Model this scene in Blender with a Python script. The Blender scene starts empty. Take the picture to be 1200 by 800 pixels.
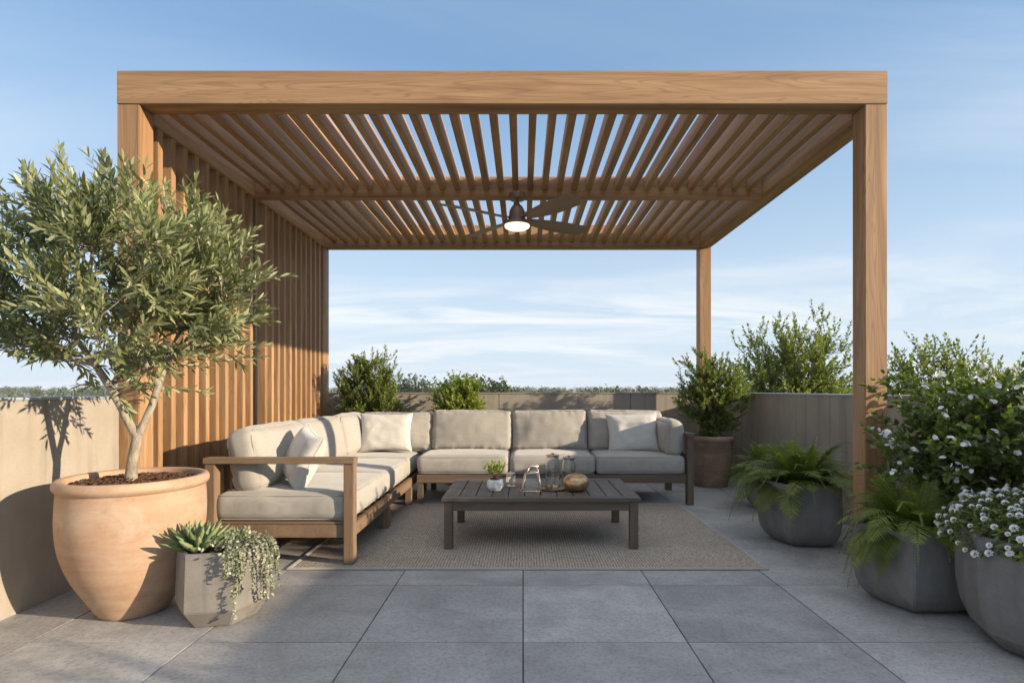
import bpy, bmesh, math, random
import numpy as np
from mathutils import Vector, Matrix, noise, Euler

random.seed(7); RNG = np.random.default_rng(11)
SC = bpy.context.scene
COL = SC.collection
PI = math.pi
CAM_H = 1.15
SUN_DX, SUN_DY, SUN_DZ = -1.0, 0.33, -0.275      # travel direction of sunlight

# ------------------------------------------------------------------ helpers
def tag(o, label=None, cat=None, group=None, kind=None):
    if label: o['label'] = label
    if cat: o['category'] = cat
    if group: o['group'] = group
    if kind: o['kind'] = kind
    return o

def empty(name, loc=(0, 0, 0), rz=0.0):
    o = bpy.data.objects.new(name, None); COL.objects.link(o)
    o.location = loc; o.rotation_euler = (0, 0, rz); o.empty_display_size = .1
    return o

def copy_tree(o, parent=None):
    kids = [c for c in bpy.data.objects if c.parent is o]
    c = o.copy(); COL.objects.link(c); c.parent = parent
    for k in kids: copy_tree(k, c)
    return c

class MB:
    """collects vertices and faces of one mesh"""
    def __init__(s): s.v = []; s.f = []; s.sm = []
    def add(s, vs, fs, smooth=False, M=None):
        n = len(s.v)
        if M is not None: vs = [tuple(M @ Vector(p)) for p in vs]
        s.v += [tuple(p) for p in vs]
        s.f += [tuple(i + n for i in f) for f in fs]; s.sm += [smooth] * len(fs)
        return s
    def box(s, x0, x1, y0, y1, z0, z1, bev=0.0, M=None):
        if bev <= 0:
            vs = [(x, y, z) for z in (z0, z1) for y in (y0, y1) for x in (x0, x1)]
            fs = [(0, 2, 3, 1), (4, 5, 7, 6), (0, 1, 5, 4), (2, 6, 7, 3), (0, 4, 6, 2), (1, 3, 7, 5)]
            return s.add(vs, fs, False, M)
        bm = bmesh.new(); bmesh.ops.create_cube(bm, size=1)
        for v in bm.verts:
            v.co = ((x0 + x1) / 2 + v.co.x * (x1 - x0), (y0 + y1) / 2 + v.co.y * (y1 - y0), (z0 + z1) / 2 + v.co.z * (z1 - z0))
        bmesh.ops.bevel(bm, geom=bm.edges[:], offset=bev, segments=2, affect='EDGES', clamp_overlap=True)
        s.addbm(bm, False, M); return s
    def addbm(s, bm, smooth=False, M=None):
        bm.verts.index_update()
        s.add([v.co[:] for v in bm.verts], [tuple(v.index for v in f.verts) for f in bm.faces], smooth, M); bm.free()
    def tube(s, pts, rad, n=8, smooth=True, caps=True):
        pts = [Vector(p) for p in pts]
        if not hasattr(rad, '__len__'): rad = [rad] * len(pts)
        vs = []; fs = []
        t = (pts[1] - pts[0]).normalized()
        u = t.orthogonal().normalized()
        for i, p in enumerate(pts):
            a = pts[max(i - 1, 0)]; b = pts[min(i + 1, len(pts) - 1)]
            t = (b - a)
            if t.length < 1e-9: t = Vector((0, 0, 1))
            t.normalize(); u = (u - t * u.dot(t))
            if u.length < 1e-6: u = t.orthogonal()
            u.normalize(); w = t.cross(u)
            for k in range(n):
                q = 2 * PI * k / n
                vs.append(p + (u * math.cos(q) + w * math.sin(q)) * rad[i])
        for i in range(len(pts) - 1):
            for k in range(n):
                fs.append((i * n + k, i * n + (k + 1) % n, (i + 1) * n + (k + 1) % n, (i + 1) * n + k))
        if caps:
            fs.append(tuple(range(n - 1, -1, -1))); fs.append(tuple((len(pts) - 1) * n + k for k in range(n)))
        return s.add(vs, fs, smooth)
    def lathe(s, prof, n=48, c=(0, 0, 0), wob=0.0, smooth=True, seed=0):
        vs = []; fs = []
        for j, (r, z) in enumerate(prof):
            for k in range(n):
                q = 2 * PI * k / n
                rr = r
                if wob: rr = r * (1 + wob * noise.noise((math.cos(q) * 1.3 + seed, math.sin(q) * 1.3, z * 2.5)))
                vs.append((c[0] + rr * math.cos(q), c[1] + rr * math.sin(q), c[2] + z))
        for j in range(len(prof) - 1):
            for k in range(n):
                fs.append((j * n + k, j * n + (k + 1) % n, (j + 1) * n + (k + 1) % n, (j + 1) * n + k))
        if prof[0][0] > 1e-6: fs.append(tuple(range(n - 1, -1, -1)))
        if prof[-1][0] > 1e-6: fs.append(tuple((len(prof) - 1) * n + k for k in range(n)))
        return s.add(vs, fs, smooth)
    def build(s, name, m, parent=None, loc=None, auto=None):
        me = bpy.data.meshes.new(name); me.from_pydata(s.v, [], s.f)
        me.polygons.foreach_set('use_smooth', s.sm); me.update()
        o = bpy.data.objects.new(name, me); COL.objects.link(o)
        if m is not None: me.materials.append(m)
        if parent is not None: o.parent = parent
        if loc: o.location = loc
        if auto is not None: me.set_sharp_from_angle(angle=math.radians(auto))
        return o

def mesh_np(name, V, F4, m, parent=None, attr=None, smooth=False):
    """V (n,3); F4 (m,4) quads or (m,3) tris; attr per vertex float 'rnd'"""
    me = bpy.data.meshes.new(name)
    V = np.asarray(V, dtype=np.float32); F4 = np.asarray(F4, dtype=np.int32)
    me.vertices.add(len(V)); me.vertices.foreach_set('co', V.ravel())
    k = F4.shape[1]
    me.loops.add(F4.size); me.loops.foreach_set('vertex_index', F4.ravel())
    me.polygons.add(len(F4))
    me.polygons.foreach_set('loop_start', np.arange(0, F4.size, k, dtype=np.int32))
    me.polygons.foreach_set('loop_total', np.full(len(F4), k, dtype=np.int32))
    me.update(calc_edges=True)
    if smooth: me.polygons.foreach_set('use_smooth', np.ones(len(F4), dtype=bool))
    if attr is not None:
        a = me.attributes.new('rnd', 'FLOAT', 'POINT'); a.data.foreach_set('value', np.asarray(attr, dtype=np.float32))
    me.materials.append(m)
    o = bpy.data.objects.new(name, me); COL.objects.link(o)
    if parent is not None: o.parent = parent
    return o

def norm(a): return a / np.maximum(np.linalg.norm(a, axis=-1, keepdims=True), 1e-9)

def leaves(P, D, N, L, W, fold=.25, droop=.15, shape='lance', extra=None):
    """returns V,F(quads),attr for n leaves; P base, D direction, N normal, L length, W width"""
    P, D, N = map(lambda a: np.asarray(a, float), (P, D, N))
    L = np.asarray(L, float)[:, None]; W = np.asarray(W, float)[:, None]
    D = norm(D); S = norm(np.cross(D, N)); N = np.cross(S, D)
    if shape == 'lance': t1, w1, t2, w2 = .28, .42, .66, .42
    elif shape == 'ovate': t1, w1, t2, w2 = .25, .5, .62, .42
    elif shape == 'pinna': t1, w1, t2, w2 = .12, .5, .6, .36
    else: t1, w1, t2, w2 = .35, .45, .78, .5
    def at(t, w):
        return P + D * L * t + S * W * w + N * (abs(w) * W * fold * 2 - droop * L * t * t)
    v = [at(0, 0), at(t1, w1), at(t2, w2), at(1, 0), at(t2, -w2), at(t1, -w1), at(t1, 0), at(t2, 0)]
    V = np.stack(v, 1).reshape(-1, 3)
    n = len(P)
    base = (np.arange(n) * 8)[:, None]
    q = np.array([[0, 1, 6, 0], [0, 6, 5, 0], [1, 2, 7, 6], [6, 7, 4, 5], [2, 3, 7, 2], [7, 3, 4, 7]])
    # triangles only for the tips; split everything into triangles
    tri = np.array([[0, 1, 6], [0, 6, 5], [1, 2, 7], [1, 7, 6], [6, 7, 4], [6, 4, 5], [2, 3, 7], [7, 3, 4]])
    F = (tri[None] + base[:, :, None]).reshape(-1, 3)
    r = RNG.random(n) if extra is None else np.asarray(extra)
    return V, F, np.repeat(r, 8)

def leaves_small(P, D, N, L, W):
    P, D, N = map(lambda a: np.asarray(a, float), (P, D, N))
    L = np.asarray(L, float)[:, None]; W = np.asarray(W, float)[:, None]
    D = norm(D); S = norm(np.cross(D, N)); N = np.cross(S, D)
    v = [P, P + D * L * .5 + S * W * .5 + N * W * .15, P + D * L, P + D * L * .5 - S * W * .5 + N * W * .15]
    V = np.stack(v, 1).reshape(-1, 3); n = len(P)
    tri = np.array([[0, 1, 2], [0, 2, 3]])
    F = (tri[None] + (np.arange(n) * 4)[:, None, None]).reshape(-1, 3)
    return V, F, np.repeat(RNG.random(n), 4)

# ------------------------------------------------------------------ materials
def new_mat(name):
    m = bpy.data.materials.new(name); m.use_nodes = True
    nt = m.node_tree; b = nt.nodes['Principled BSDF']
    return m, nt, b
def N_(nt, typ, **kw):
    n = nt.nodes.new(typ)
    for k, v in kw.items():
        if hasattr(n, k) and k not in ('Scale',): setattr(n, k, v)
        else: n.inputs[k].default_value = v
    return n
def ramp(nt, fac, stops, interp='LINEAR'):
    r = nt.nodes.new('ShaderNodeValToRGB'); r.color_ramp.interpolation = interp
    e = r.color_ramp.elements
    while len(e) > 1: e.remove(e[-1])
    e[0].position = stops[0][0]; e[0].color = (*stops[0][1], 1)
    for p, c in stops[1:]:
        x = e.new(p); x.color = (*c, 1)
    nt.links.new(fac, r.inputs[0]); return r.outputs[0]
def mapping(nt, scale, coord='Object', rot=(0, 0, 0), loc=(0, 0, 0)):
    tc = nt.nodes.new('ShaderNodeTexCoord'); mp = nt.nodes.new('ShaderNodeMapping')
    mp.inputs['Scale'].default_value = scale; mp.inputs['Rotation'].default_value = rot; mp.inputs['Location'].default_value = loc
    nt.links.new(tc.outputs[coord], mp.inputs[0]); return mp.outputs[0]
def noisetex(nt, vec, scale, detail=4, rough=.55, dist=0.0):
    n = nt.nodes.new('ShaderNodeTexNoise'); n.inputs['Scale'].default_value = scale
    n.inputs['Detail'].default_value = detail; n.inputs['Roughness'].default_value = rough; n.inputs['Distortion'].default_value = dist
    if vec is not None: nt.links.new(vec, n.inputs['Vector'])
    return n.outputs['Fac']
def mixc(nt, a, b, f, mode='MIX'):
    m = nt.nodes.new('ShaderNodeMix'); m.data_type = 'RGBA'; m.blend_type = mode
    for s, v in ((0, f), (6, a), (7, b)):
        if isinstance(v, (int, float)): m.inputs[s].default_value = v
        elif isinstance(v, tuple): m.inputs[s].default_value = (*v, 1)
        else: nt.links.new(v, m.inputs[s])
    return m.outputs[2]
def math_(nt, op, a, b=0.0, c=None, clamp=False):
    m = nt.nodes.new('ShaderNodeMath'); m.operation = op; m.use_clamp = clamp
    for i, v in enumerate((a, b) if c is None else (a, b, c)):
        if isinstance(v, (int, float)): m.inputs[i].default_value = v
        else: nt.links.new(v, m.inputs[i])
    return m.outputs[0]
def bump(nt, b, h, strength=.3, dist=.01, prev=None):
    n = nt.nodes.new('ShaderNodeBump'); n.inputs['Strength'].default_value = strength; n.inputs['Distance'].default_value = dist
    nt.links.new(h, n.inputs['Height'])
    if prev is not None: nt.links.new(prev, n.inputs['Normal'])
    nt.links.new(n.outputs[0], b.inputs['Normal']); return n.outputs[0]

def wood(name, axis, dark, mid, light, rough=.55, fine=1.0, contrast=1.0):
    m, nt, b = new_mat(name)
    s = [9, 9, 9]; s['xyz'.index(axis)] = .55
    v = mapping(nt, tuple(s))
    n1 = noisetex(nt, v, 1.0 * fine, 6, .6, 1.2)
    s2 = [120, 120, 120]; s2['xyz'.index(axis)] = 2.2
    n2 = noisetex(nt, mapping(nt, tuple(s2)), 1.0, 3, .6, .2)
    # growth rings as contour lines of a stretched noise
    s3 = [7, 7, 7]; s3['xyz'.index(axis)] = .35
    n3 = noisetex(nt, mapping(nt, tuple(s3), loc=(3, 5, 7)), 1.0, 2, .5, .6)
    ring = math_(nt, 'SINE', math_(nt, 'MULTIPLY', n3, 170.0))
    ring = math_(nt, 'MULTIPLY_ADD', ring, .5, .5)
    ring = math_(nt, 'POWER', ring, 7.0)
    c = ramp(nt, n1, [(.28, dark), (.5, mid), (.72, light)])
    c = mixc(nt, c, tuple(x * .55 for x in dark), math_(nt, 'MULTIPLY', ring, .42 * contrast * .8))
    c = mixc(nt, c, tuple(x * .6 for x in mid), math_(nt, 'MULTIPLY', ramp(nt, n2, [(.45, (0, 0, 0)), (.75, (1, 1, 1))]), .45 * contrast * .8))
    # slow tone drift between boards
    n4 = noisetex(nt, mapping(nt, tuple(3.1 if k != 'xyz'.index(axis) else .12 for k in range(3)), loc=(9, 1, 4)), 1.3, 1, .5)
    c = mixc(nt, c, tuple(x * .8 for x in mid), ramp(nt, n4, [(.4, (0, 0, 0)), (.75, (.6, .6, .6))]))
    nt.links.new(c, b.inputs['Base Color'])
    nt.links.new(math_(nt, 'MULTIPLY_ADD', n2, .25, rough - .1), b.inputs['Roughness'])
    b.inputs['Specular IOR Level'].default_value = .35
    bump(nt, b, math_(nt, 'ADD', n2, math_(nt, 'MULTIPLY', ring, -.5)), .35, .0012)
    return m

CED = ((.23, .118, .054), (.38, .218, .108), (.52, .325, .175))
WX = wood('cedar_x', 'x', *CED); WY = wood('cedar_y', 'y', *CED); WZ = wood('cedar_z', 'z', *CED)
TEAK = ((.15, .096, .056), (.225, .148, .09), (.29, .198, .128))
TX = wood('teak_x', 'x', *TEAK); TY = wood('teak_y', 'y', *TEAK); TZ = wood('teak_z', 'z', *TEAK)
TABW = ((.08, .06, .045), (.125, .092, .068), (.17, .125, .092))
MIDW = ((.10, .07, .047), (.15, .107, .073), (.20, .145, .102))  # teak darkened for the long sofa; its shade is mixed into the colour
MX = wood('shaded_teak_x', 'x', *MIDW); MY = wood('shaded_teak_y', 'y', *MIDW); MZ = wood('shaded_teak_z', 'z', *MIDW)
BX = wood('dark_wood_x', 'x', *TABW); BY = wood('dark_wood_y', 'y', *TABW); BZ = wood('dark_wood_z', 'z', *TABW)
WPOST = wood('grey_post', 'z', (.22, .16, .11), (.30, .23, .16), (.36, .28, .2))
FB = wood('blade_wood', 'x', (.19, .14, .10), (.28, .21, .155), (.35, .275, .21))

def concrete(name, c1, c2, scale=6, rough=.85, speck=.25, bstr=.25, streak=False):
    m, nt, b = new_mat(name)
    v = mapping(nt, (1, 1, 1))
    n1 = noisetex(nt, v, scale, 8, .65, .3)
    n2 = noisetex(nt, v, scale * 30, 3, .6)
    c = ramp(nt, n1, [(.3, c1), (.7, c2)])
    c = mixc(nt, c, tuple(x * .6 for x in c1), math_(nt, 'MULTIPLY', ramp(nt, n2, [(.5, (0, 0, 0)), (.72, (1, 1, 1))]), speck))
    if streak:
        n3 = noisetex(nt, mapping(nt, (9, 9, .5)), 1, 5, .6, .4)
        c = mixc(nt, c, tuple(x * .72 for x in c1), ramp(nt, n3, [(.5, (0, 0, 0)), (.75, (.75, .75, .75))]))
    nt.links.new(c, b.inputs['Base Color']); b.inputs['Roughness'].default_value = rough
    b.inputs['Specular IOR Level'].default_value = .3
    bump(nt, b, math_(nt, 'ADD', n1, math_(nt, 'MULTIPLY', n2, .25)), bstr, .004)
    return m
M_WALL = concrete('parapet_render', (.315, .272, .22), (.395, .345, .282), 3.0, .9, .22, .35, True)
M_PLANTER = concrete('grey_concrete', (.185, .165, .145), (.26, .235, .208), 7.0, .85, .35, .3, True)
M_PLANTER2 = concrete('dark_grey_concrete', (.15, .146, .142), (.215, .21, .203), 6.0, .85, .35, .3, True)
M_CAP = concrete('cap_metal', (.33, .36, .40), (.40, .43, .47), 3.0, .5, .05, .05)
M_SOIL = concrete('bark_soil', (.05, .026, .014), (.15, .075, .04), 30, .95, .5, 1.0)

def terracotta(name, base, pale):
    m, nt, b = new_mat(name)
    v = mapping(nt, (1, 1, 1))
    n1 = noisetex(nt, v, 3.5, 8, .6, .5)
    rings = noisetex(nt, mapping(nt, (1.2, 1.2, 14)), 1.5, 5, .6, .3)
    n3 = noisetex(nt, v, 90, 3, .6)
    f = math_(nt, 'MULTIPLY_ADD', rings, .5, math_(nt, 'MULTIPLY', n1, .5))
    c = ramp(nt, f, [(.36, base), (.62, pale)])
    c = mixc(nt, c, tuple(x * .65 for x in base), math_(nt, 'MULTIPLY', ramp(nt, n3, [(.52, (0, 0, 0)), (.75, (1, 1, 1))]), .25))
    n5 = noisetex(nt, mapping(nt, (1.6, 1.6, 3), loc=(2, 4, 1)), 2.2, 9, .72, .6)
    c = mixc(nt, c, (.54, .43, .33), math_(nt, 'MULTIPLY', ramp(nt, n5, [(.48, (0, 0, 0)), (.68, (1, 1, 1))]), .5))
    n6 = noisetex(nt, mapping(nt, (1, 1, 1), loc=(7, 7, 7)), 5, 8, .7, .4)
    c = mixc(nt, c, tuple(x * .7 for x in base), math_(nt, 'MULTIPLY', ramp(nt, n6, [(.55, (0, 0, 0)), (.72, (1, 1, 1))]), .5))
    nt.links.new(c, b.inputs['Base Color']); b.inputs['Roughness'].default_value = .85
    b.inputs['Specular IOR Level'].default_value = .25
    bump(nt, b, math_(nt, 'ADD', rings, math_(nt, 'MULTIPLY', n3, .2)), .3, .006)
    return m
M_TERRA = terracotta('terracotta', (.37, .22, .135), (.47, .32, .215))
M_TERRA2 = terracotta('terracotta_aged', (.24, .145, .095), (.34, .22, .15))

def paving_mat():
    m, nt, b = new_mat('paving_stone')
    v = mapping(nt, (1, 1, 1))
    # a random number for every 0.75 m slab
    tc = nt.nodes.new('ShaderNodeTexCoord')
    mp = nt.nodes.new('ShaderNodeMapping'); mp.inputs['Location'].default_value = (0.0, -(2.564 / .75) % 1, 0)
    mp.inputs['Scale'].default_value = (1 / .75, 1 / .75, 0)
    nt.links.new(tc.outputs['Object'], mp.inputs[0])
    fl = nt.nodes.new('ShaderNodeVectorMath'); fl.operation = 'FLOOR'; nt.links.new(mp.outputs[0], fl.inputs[0])
    wn = nt.nodes.new('ShaderNodeTexWhiteNoise'); nt.links.new(fl.outputs[0], wn.inputs[0])
    off = nt.nodes.new('ShaderNodeVectorMath'); off.operation = 'MULTIPLY_ADD'
    nt.links.new(wn.outputs['Color'], off.inputs[0]); off.inputs[1].default_value = (9, 9, 9); nt.links.new(tc.outputs['Object'], off.inputs[2])
    n1 = noisetex(nt, off.outputs[0], 2.6, 9, .66, .6)
    n2 = noisetex(nt, off.outputs[0], 60, 4, .65)
    n3 = noisetex(nt, off.outputs[0], 26, 7, .72, .5)
    c = ramp(nt, n1, [(.28, (.24, .23, .22)), (.5, (.315, .303, .29)), (.72, (.395, .38, .365))])
    c = mixc(nt, c, (.09, .088, .086), math_(nt, 'MULTIPLY', ramp(nt, n2, [(.46, (0, 0, 0)), (.68, (1, 1, 1))]), .42))
    c = mixc(nt, c, (.44, .43, .42), math_(nt, 'MULTIPLY', ramp(nt, n3, [(.5, (0, 0, 0)), (.72, (1, 1, 1))]), .36))
    n7 = noisetex(nt, mapping(nt, (.8, 1.2, 1), loc=(4, 2, 0)), 1.6, 7, .6, 1.2)
    c = mixc(nt, c, (.15, .142, .135), ramp(nt, n7, [(.5, (0, 0, 0)), (.66, (.38, .38, .38))]))
    t = math_(nt, 'MULTIPLY_ADD', wn.outputs['Value'], .30, .84)
    mul = nt.nodes.new('ShaderNodeVectorMath'); mul.operation = 'SCALE'
    nt.links.new(c, mul.inputs[0]); nt.links.new(t, mul.inputs['Scale'])
    nt.links.new(mul.outputs[0], b.inputs['Base Color'])
    nt.links.new(math_(nt, 'MULTIPLY_ADD', n1, .3, .5), b.inputs['Roughness'])
    b.inputs['Specular IOR Level'].default_value = .4
    bump(nt, b, math_(nt, 'ADD', math_(nt, 'MULTIPLY', n2, .5), math_(nt, 'ADD', n1, n3)), .28, .004)
    return m
M_PAVE = paving_mat()

def fabric(name, c1, c2, weave=420, rough=.95, bs=.3):
    m, nt, b = new_mat(name)
    v = mapping(nt, (1, 1, 1))
    n1 = noisetex(nt, v, 5, 4, .5)
    a = noisetex(nt, mapping(nt, (weave, 12, weave)), 1, 2, .6)
    d = noisetex(nt, mapping(nt, (12, weave, 12)), 1, 2, .6)
    w = math_(nt, 'ADD', a, d)
    c = ramp(nt, math_(nt, 'MULTIPLY', w, .5), [(.38, c1), (.62, c2)])
    c = mixc(nt, c, tuple(x * .9 for x in c1), ramp(nt, n1, [(.4, (0, 0, 0)), (.7, (.35, .35, .35))]))
    nt.links.new(c, b.inputs['Base Color']); b.inputs['Roughness'].default_value = rough
    b.inputs['Specular IOR Level'].default_value = .15
    b.inputs['Sheen Weight'].default_value = .25; b.inputs['Sheen Roughness'].default_value = .5
    bump(nt, b, w, bs, .0012)
    return m
M_CUSH = fabric('oat_linen', (.325, .298, .26), (.42, .388, .342))
M_PIL = fabric('pale_linen', (.50, .475, .435), (.61, .58, .535), 300, .95, .5)
def rug_mat():
    m, nt, b = new_mat('woven_rug')
    a = noisetex(nt, mapping(nt, (95, 260, 50)), 1, 2, .6)
    d = noisetex(nt, mapping(nt, (160, 26, 30)), 1, 3, .7)
    n1 = noisetex(nt, mapping(nt, (1, 1, 1)), 3, 4, .5)
    tc = nt.nodes.new('ShaderNodeTexCoord'); sp_ = nt.nodes.new('ShaderNodeSeparateXYZ'); nt.links.new(tc.outputs['Object'], sp_.inputs[0])
    rib = math_(nt, 'MULTIPLY', math_(nt, 'SINE', math_(nt, 'MULTIPLY', sp_.outputs[0], 330.0)), .06)
    rib2 = math_(nt, 'MULTIPLY', math_(nt, 'SINE', math_(nt, 'MULTIPLY', sp_.outputs[1], 250.0)), .05)
    w = math_(nt, 'ADD', math_(nt, 'MULTIPLY', math_(nt, 'ADD', a, d), .5), math_(nt, 'ADD', rib, rib2))
    c = ramp(nt, w, [(.36, (.14, .11, .085)), (.5, (.32, .265, .21)), (.64, (.54, .465, .385))])
    c = mixc(nt, c, (.25, .21, .17), ramp(nt, n1, [(.4, (0, 0, 0)), (.7, (.4, .4, .4))]))
    nt.links.new(c, b.inputs['Base Color']); b.inputs['Roughness'].default_value = .95
    b.inputs['Specular IOR Level'].default_value = .1
    bump(nt, b, w, .8, .005)
    return m
M_RUG = rug_mat()
M_RUGB = fabric('rug_binding', (.30, .27, .235), (.38, .345, .30), 200)

def leaf_mat(name, stops, trans=.3, rough=.5, tcol=None, spec=.35):
    m, nt, b = new_mat(name)
    at = nt.nodes.new('ShaderNodeAttribute'); at.attribute_name = 'rnd'
    c = ramp(nt, at.outputs['Fac'], stops)
    nt.links.new(c, b.inputs['Base Color']); b.inputs['Roughness'].default_value = rough
    b.inputs['Specular IOR Level'].default_value = spec
    tr = nt.nodes.new('ShaderNodeBsdfTranslucent')
    hs = nt.nodes.new('ShaderNodeMix'); hs.data_type = 'RGBA'; hs.blend_type = 'MULTIPLY'; hs.inputs[0].default_value = 1
    nt.links.new(c, hs.inputs[6]); hs.inputs[7].default_value = (*(tcol or (1.5, 1.7, .6)), 1)
    nt.links.new(hs.outputs[2], tr.inputs[0])
    mx = nt.nodes.new('ShaderNodeMixShader'); mx.inputs[0].default_value = trans
    nt.links.new(b.outputs[0], mx.inputs[1]); nt.links.new(tr.outputs[0], mx.inputs[2])
    nt.links.new(mx.outputs[0], nt.nodes['Material Output'].inputs[0])
    return m
L_OLIVE = leaf_mat('olive_leaf', [(0, (.10, .115, .05)), (.45, (.19, .205, .10)), (.8, (.30, .31, .165)), (1, (.46, .45, .25))], .22, .42, None, .5)
L_BUSH = leaf_mat('bush_leaf', [(0, (.085, .115, .026)), (.5, (.165, .20, .05)), (1, (.30, .32, .09))], .3, .45)
L_LIME = leaf_mat('lime_leaf', [(0, (.14, .18, .035)), (.5, (.24, .28, .055)), (1, (.40, .41, .10))], .35, .45)
L_FERN = leaf_mat('fern_leaf', [(0, (.075, .105, .018)), (.5, (.15, .185, .034)), (1, (.28, .30, .065))], .3, .5)
L_JAS = leaf_mat('jasmine_leaf', [(0, (.05, .08, .018)), (.6, (.115, .155, .033)), (1, (.29, .31, .075))], .28, .38, None, .5)
L_TREE = leaf_mat('tree_leaf', [(0, (.085, .115, .03)), (.5, (.155, .185, .05)), (1, (.28, .29, .09))], .35, .5)
L_SUCC = leaf_mat('succulent_leaf', [(0, (.12, .16, .07)), (.5, (.20, .25, .11)), (1, (.33, .37, .18))], .08, .4)
L_STR = leaf_mat('trailing_leaf', [(0, (.14, .16, .10)), (.5, (.24, .26, .17)), (1, (.46, .46, .34))], .15, .45)
L_FAR = leaf_mat('far_leaf', [(0, (.035, .05, .018)), (.5, (.06, .08, .028)), (1, (.10, .12, .045))], .1, .8, None, .1)
L_PETAL = leaf_mat('white_petal', [(0, (.74, .74, .74)), (.7, (.82, .82, .80)), (1, (.86, .85, .80))], .25, .6, (1, 1, 1), .2)
def bark(name, c1, c2):
    m, nt, b = new_mat(name)
    n1 = noisetex(nt, mapping(nt, (40, 40, 9)), 1, 6, .65, .8)
    n2 = noisetex(nt, mapping(nt, (1, 1, 1)), 22, 4, .6)
    c = ramp(nt, n1, [(.32, c1), (.66, c2)])
    c = mixc(nt, c, tuple(x * .7 for x in c1), ramp(nt, n2, [(.5, (0, 0, 0)), (.7, (.6, .6, .6))]))
    nt.links.new(c, b.inputs['Base Color']); b.inputs['Roughness'].default_value = .9
    bump(nt, b, n1, .7, .006); return m
M_BARK = bark('olive_bark', (.20, .16, .115), (.40, .34, .26))
M_TWIG = bark('twig_bark', (.10, .075, .05), (.19, .15, .10))
def plain(name, c, rough=.5, metal=0.0, spec=.5, nscale=12, var=.12, bs=.1):
    m, nt, b = new_mat(name)
    n1 = noisetex(nt, mapping(nt, (1, 1, 1)), nscale, 5, .6)
    cc = ramp(nt, n1, [(.3, tuple(x * (1 - var) for x in c)), (.7, tuple(min(1, x * (1 + var)) for x in c))])
    nt.links.new(cc, b.inputs['Base Color']); b.inputs['Roughness'].default_value = rough; b.inputs['Metallic'].default_value = metal
    b.inputs['Specular IOR Level'].default_value = spec
    bump(nt, b, n1, bs, .002); return m
M_BRONZE = plain('dark_bronze', (.30, .215, .16), .38, .5)
M_GOLD = plain('brushed_brass', (.52, .34, .18), .34, .8, .5, 25, .3, .35)
M_COPPER = plain('rose_copper', (.85, .62, .48), .35, .8)
M_STONE = plain('white_stone', (.66, .64, .61), .8, 0, .3, 35, .18, .6)
M_TRAY = plain('tray_wood', (.24, .15, .08), .5, 0, .4, 20, .25)
M_FOOT = plain('dark_foot', (.06, .05, .045), .5)
M_JOINT = plain('joint_grit', (.05, .05, .052), .95, 0, .1, 60, .4, .5)
def glass_mat():
    m, nt, b = new_mat('clear_glass')
    b.inputs['Base Color'].default_value = (.97, .985, .98, 1); b.inputs['Roughness'].default_value = .02
    b.inputs['Transmission Weight'].default_value = 1; b.inputs['IOR'].default_value = 1.45
    return m
M_GLASS = glass_mat()
def lamp_mat():
    m, nt, b = new_mat('lit_diffuser')
    b.inputs['Base Color'].default_value = (.9, .85, .75, 1)
    b.inputs['Emission Color'].default_value = (1, .84, .58, 1); b.inputs['Emission Strength'].default_value = 1.15
    return m
M_LAMP = lamp_mat()
def ground_mat():
    m, nt, b = new_mat('fields')
    n = noisetex(nt, mapping(nt, (1, 1, 1)), .02, 5, .6)
    nt.links.new(ramp(nt, n, [(.35, (.07, .09, .03)), (.5, (.13, .13, .06)), (.65, (.09, .11, .04))]), b.inputs['Base Color'])
    b.inputs['Roughness'].default_value = 1; return m
M_GROUND = ground_mat()

# ------------------------------------------------------------------ setting
ZG = -6.0
g = MB(); g.add([(-4000, -4000, ZG), (4000, -4000, ZG), (4000, 4000, ZG), (-4000, 4000, ZG)], [(0, 1, 2, 3)])
tag(g.build('ground', M_GROUND), kind='structure')
s = MB(); s.box(-2.84, 3.0, -3.0, 7.69, ZG + .02, -.06)
tag(s.build('building_base', M_WALL), kind='structure')
s = MB(); s.box(-2.6, 2.75, -2.8, 7.45, -.06, -.008)
tag(s.build('deck_bed', M_JOINT), kind='structure')
# paving slabs 0.75 m
s = MB(); T = .75; Y0 = 2.564 - 7 * T
for i in range(-4, 4):
    for j in range(0, 14):
        x0, x1 = i * T, (i + 1) * T; y0, y1 = Y0 + j * T, Y0 + (j + 1) * T
        x0, x1 = max(x0, -2.6), min(x1, 2.75); y1 = min(y1, 7.45)
        if x1 - x0 < .05 or y1 - y0 < .05: continue
        dz = random.uniform(-.0008, .0008)
        gx = .0026; gy = .0016
        s.box(x0 + gx, x1 - gx, y0 + gy, y1 - gy, -.03, 0 + dz, .0018)
tag(s.build('paving', M_PAVE), kind='structure')

# parapet walls: each a thing with coping and panels
def wall_panels(root, along, a0, a1, f0, f1, joints, z1=1.093):
    ed = [a0] + joints + [a1]
    s = MB()
    for k in range(len(ed) - 1):
        g_ = .003
        lo, hi = ed[k] + (g_ if k else 0), ed[k + 1] - (g_ if k < len(ed) - 2 else 0)
        if along == 'x': s.box(lo, hi, f0, f1, -.05, z1, .003)
        else: s.box(f0, f1, lo, hi, -.05, z1, .003)
    return s.build('wall_panels', M_WALL, root)
w = tag(empty('parapet_wall', (-2.7, 1, 0)), 'sunlit beige parapet wall on the left carrying the olive tree shadow', 'wall')
o = wall_panels(w, 'y', -3.0, 3.625, -2.80, -2.60, [-.6, 1.6]); o.location = -w.location
s = MB(); s.box(-2.81, -2.592, -3.0, 3.627, 1.093, 1.108, .003); o = s.build('coping', M_CAP, w); o.location = -w.location
o = MB(); o.box(-2.84, -2.69, 3.63, 7.45, -.05, 1.093); o = o.build('rear_panel', M_WALL, w); o.location = -w.location
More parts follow.
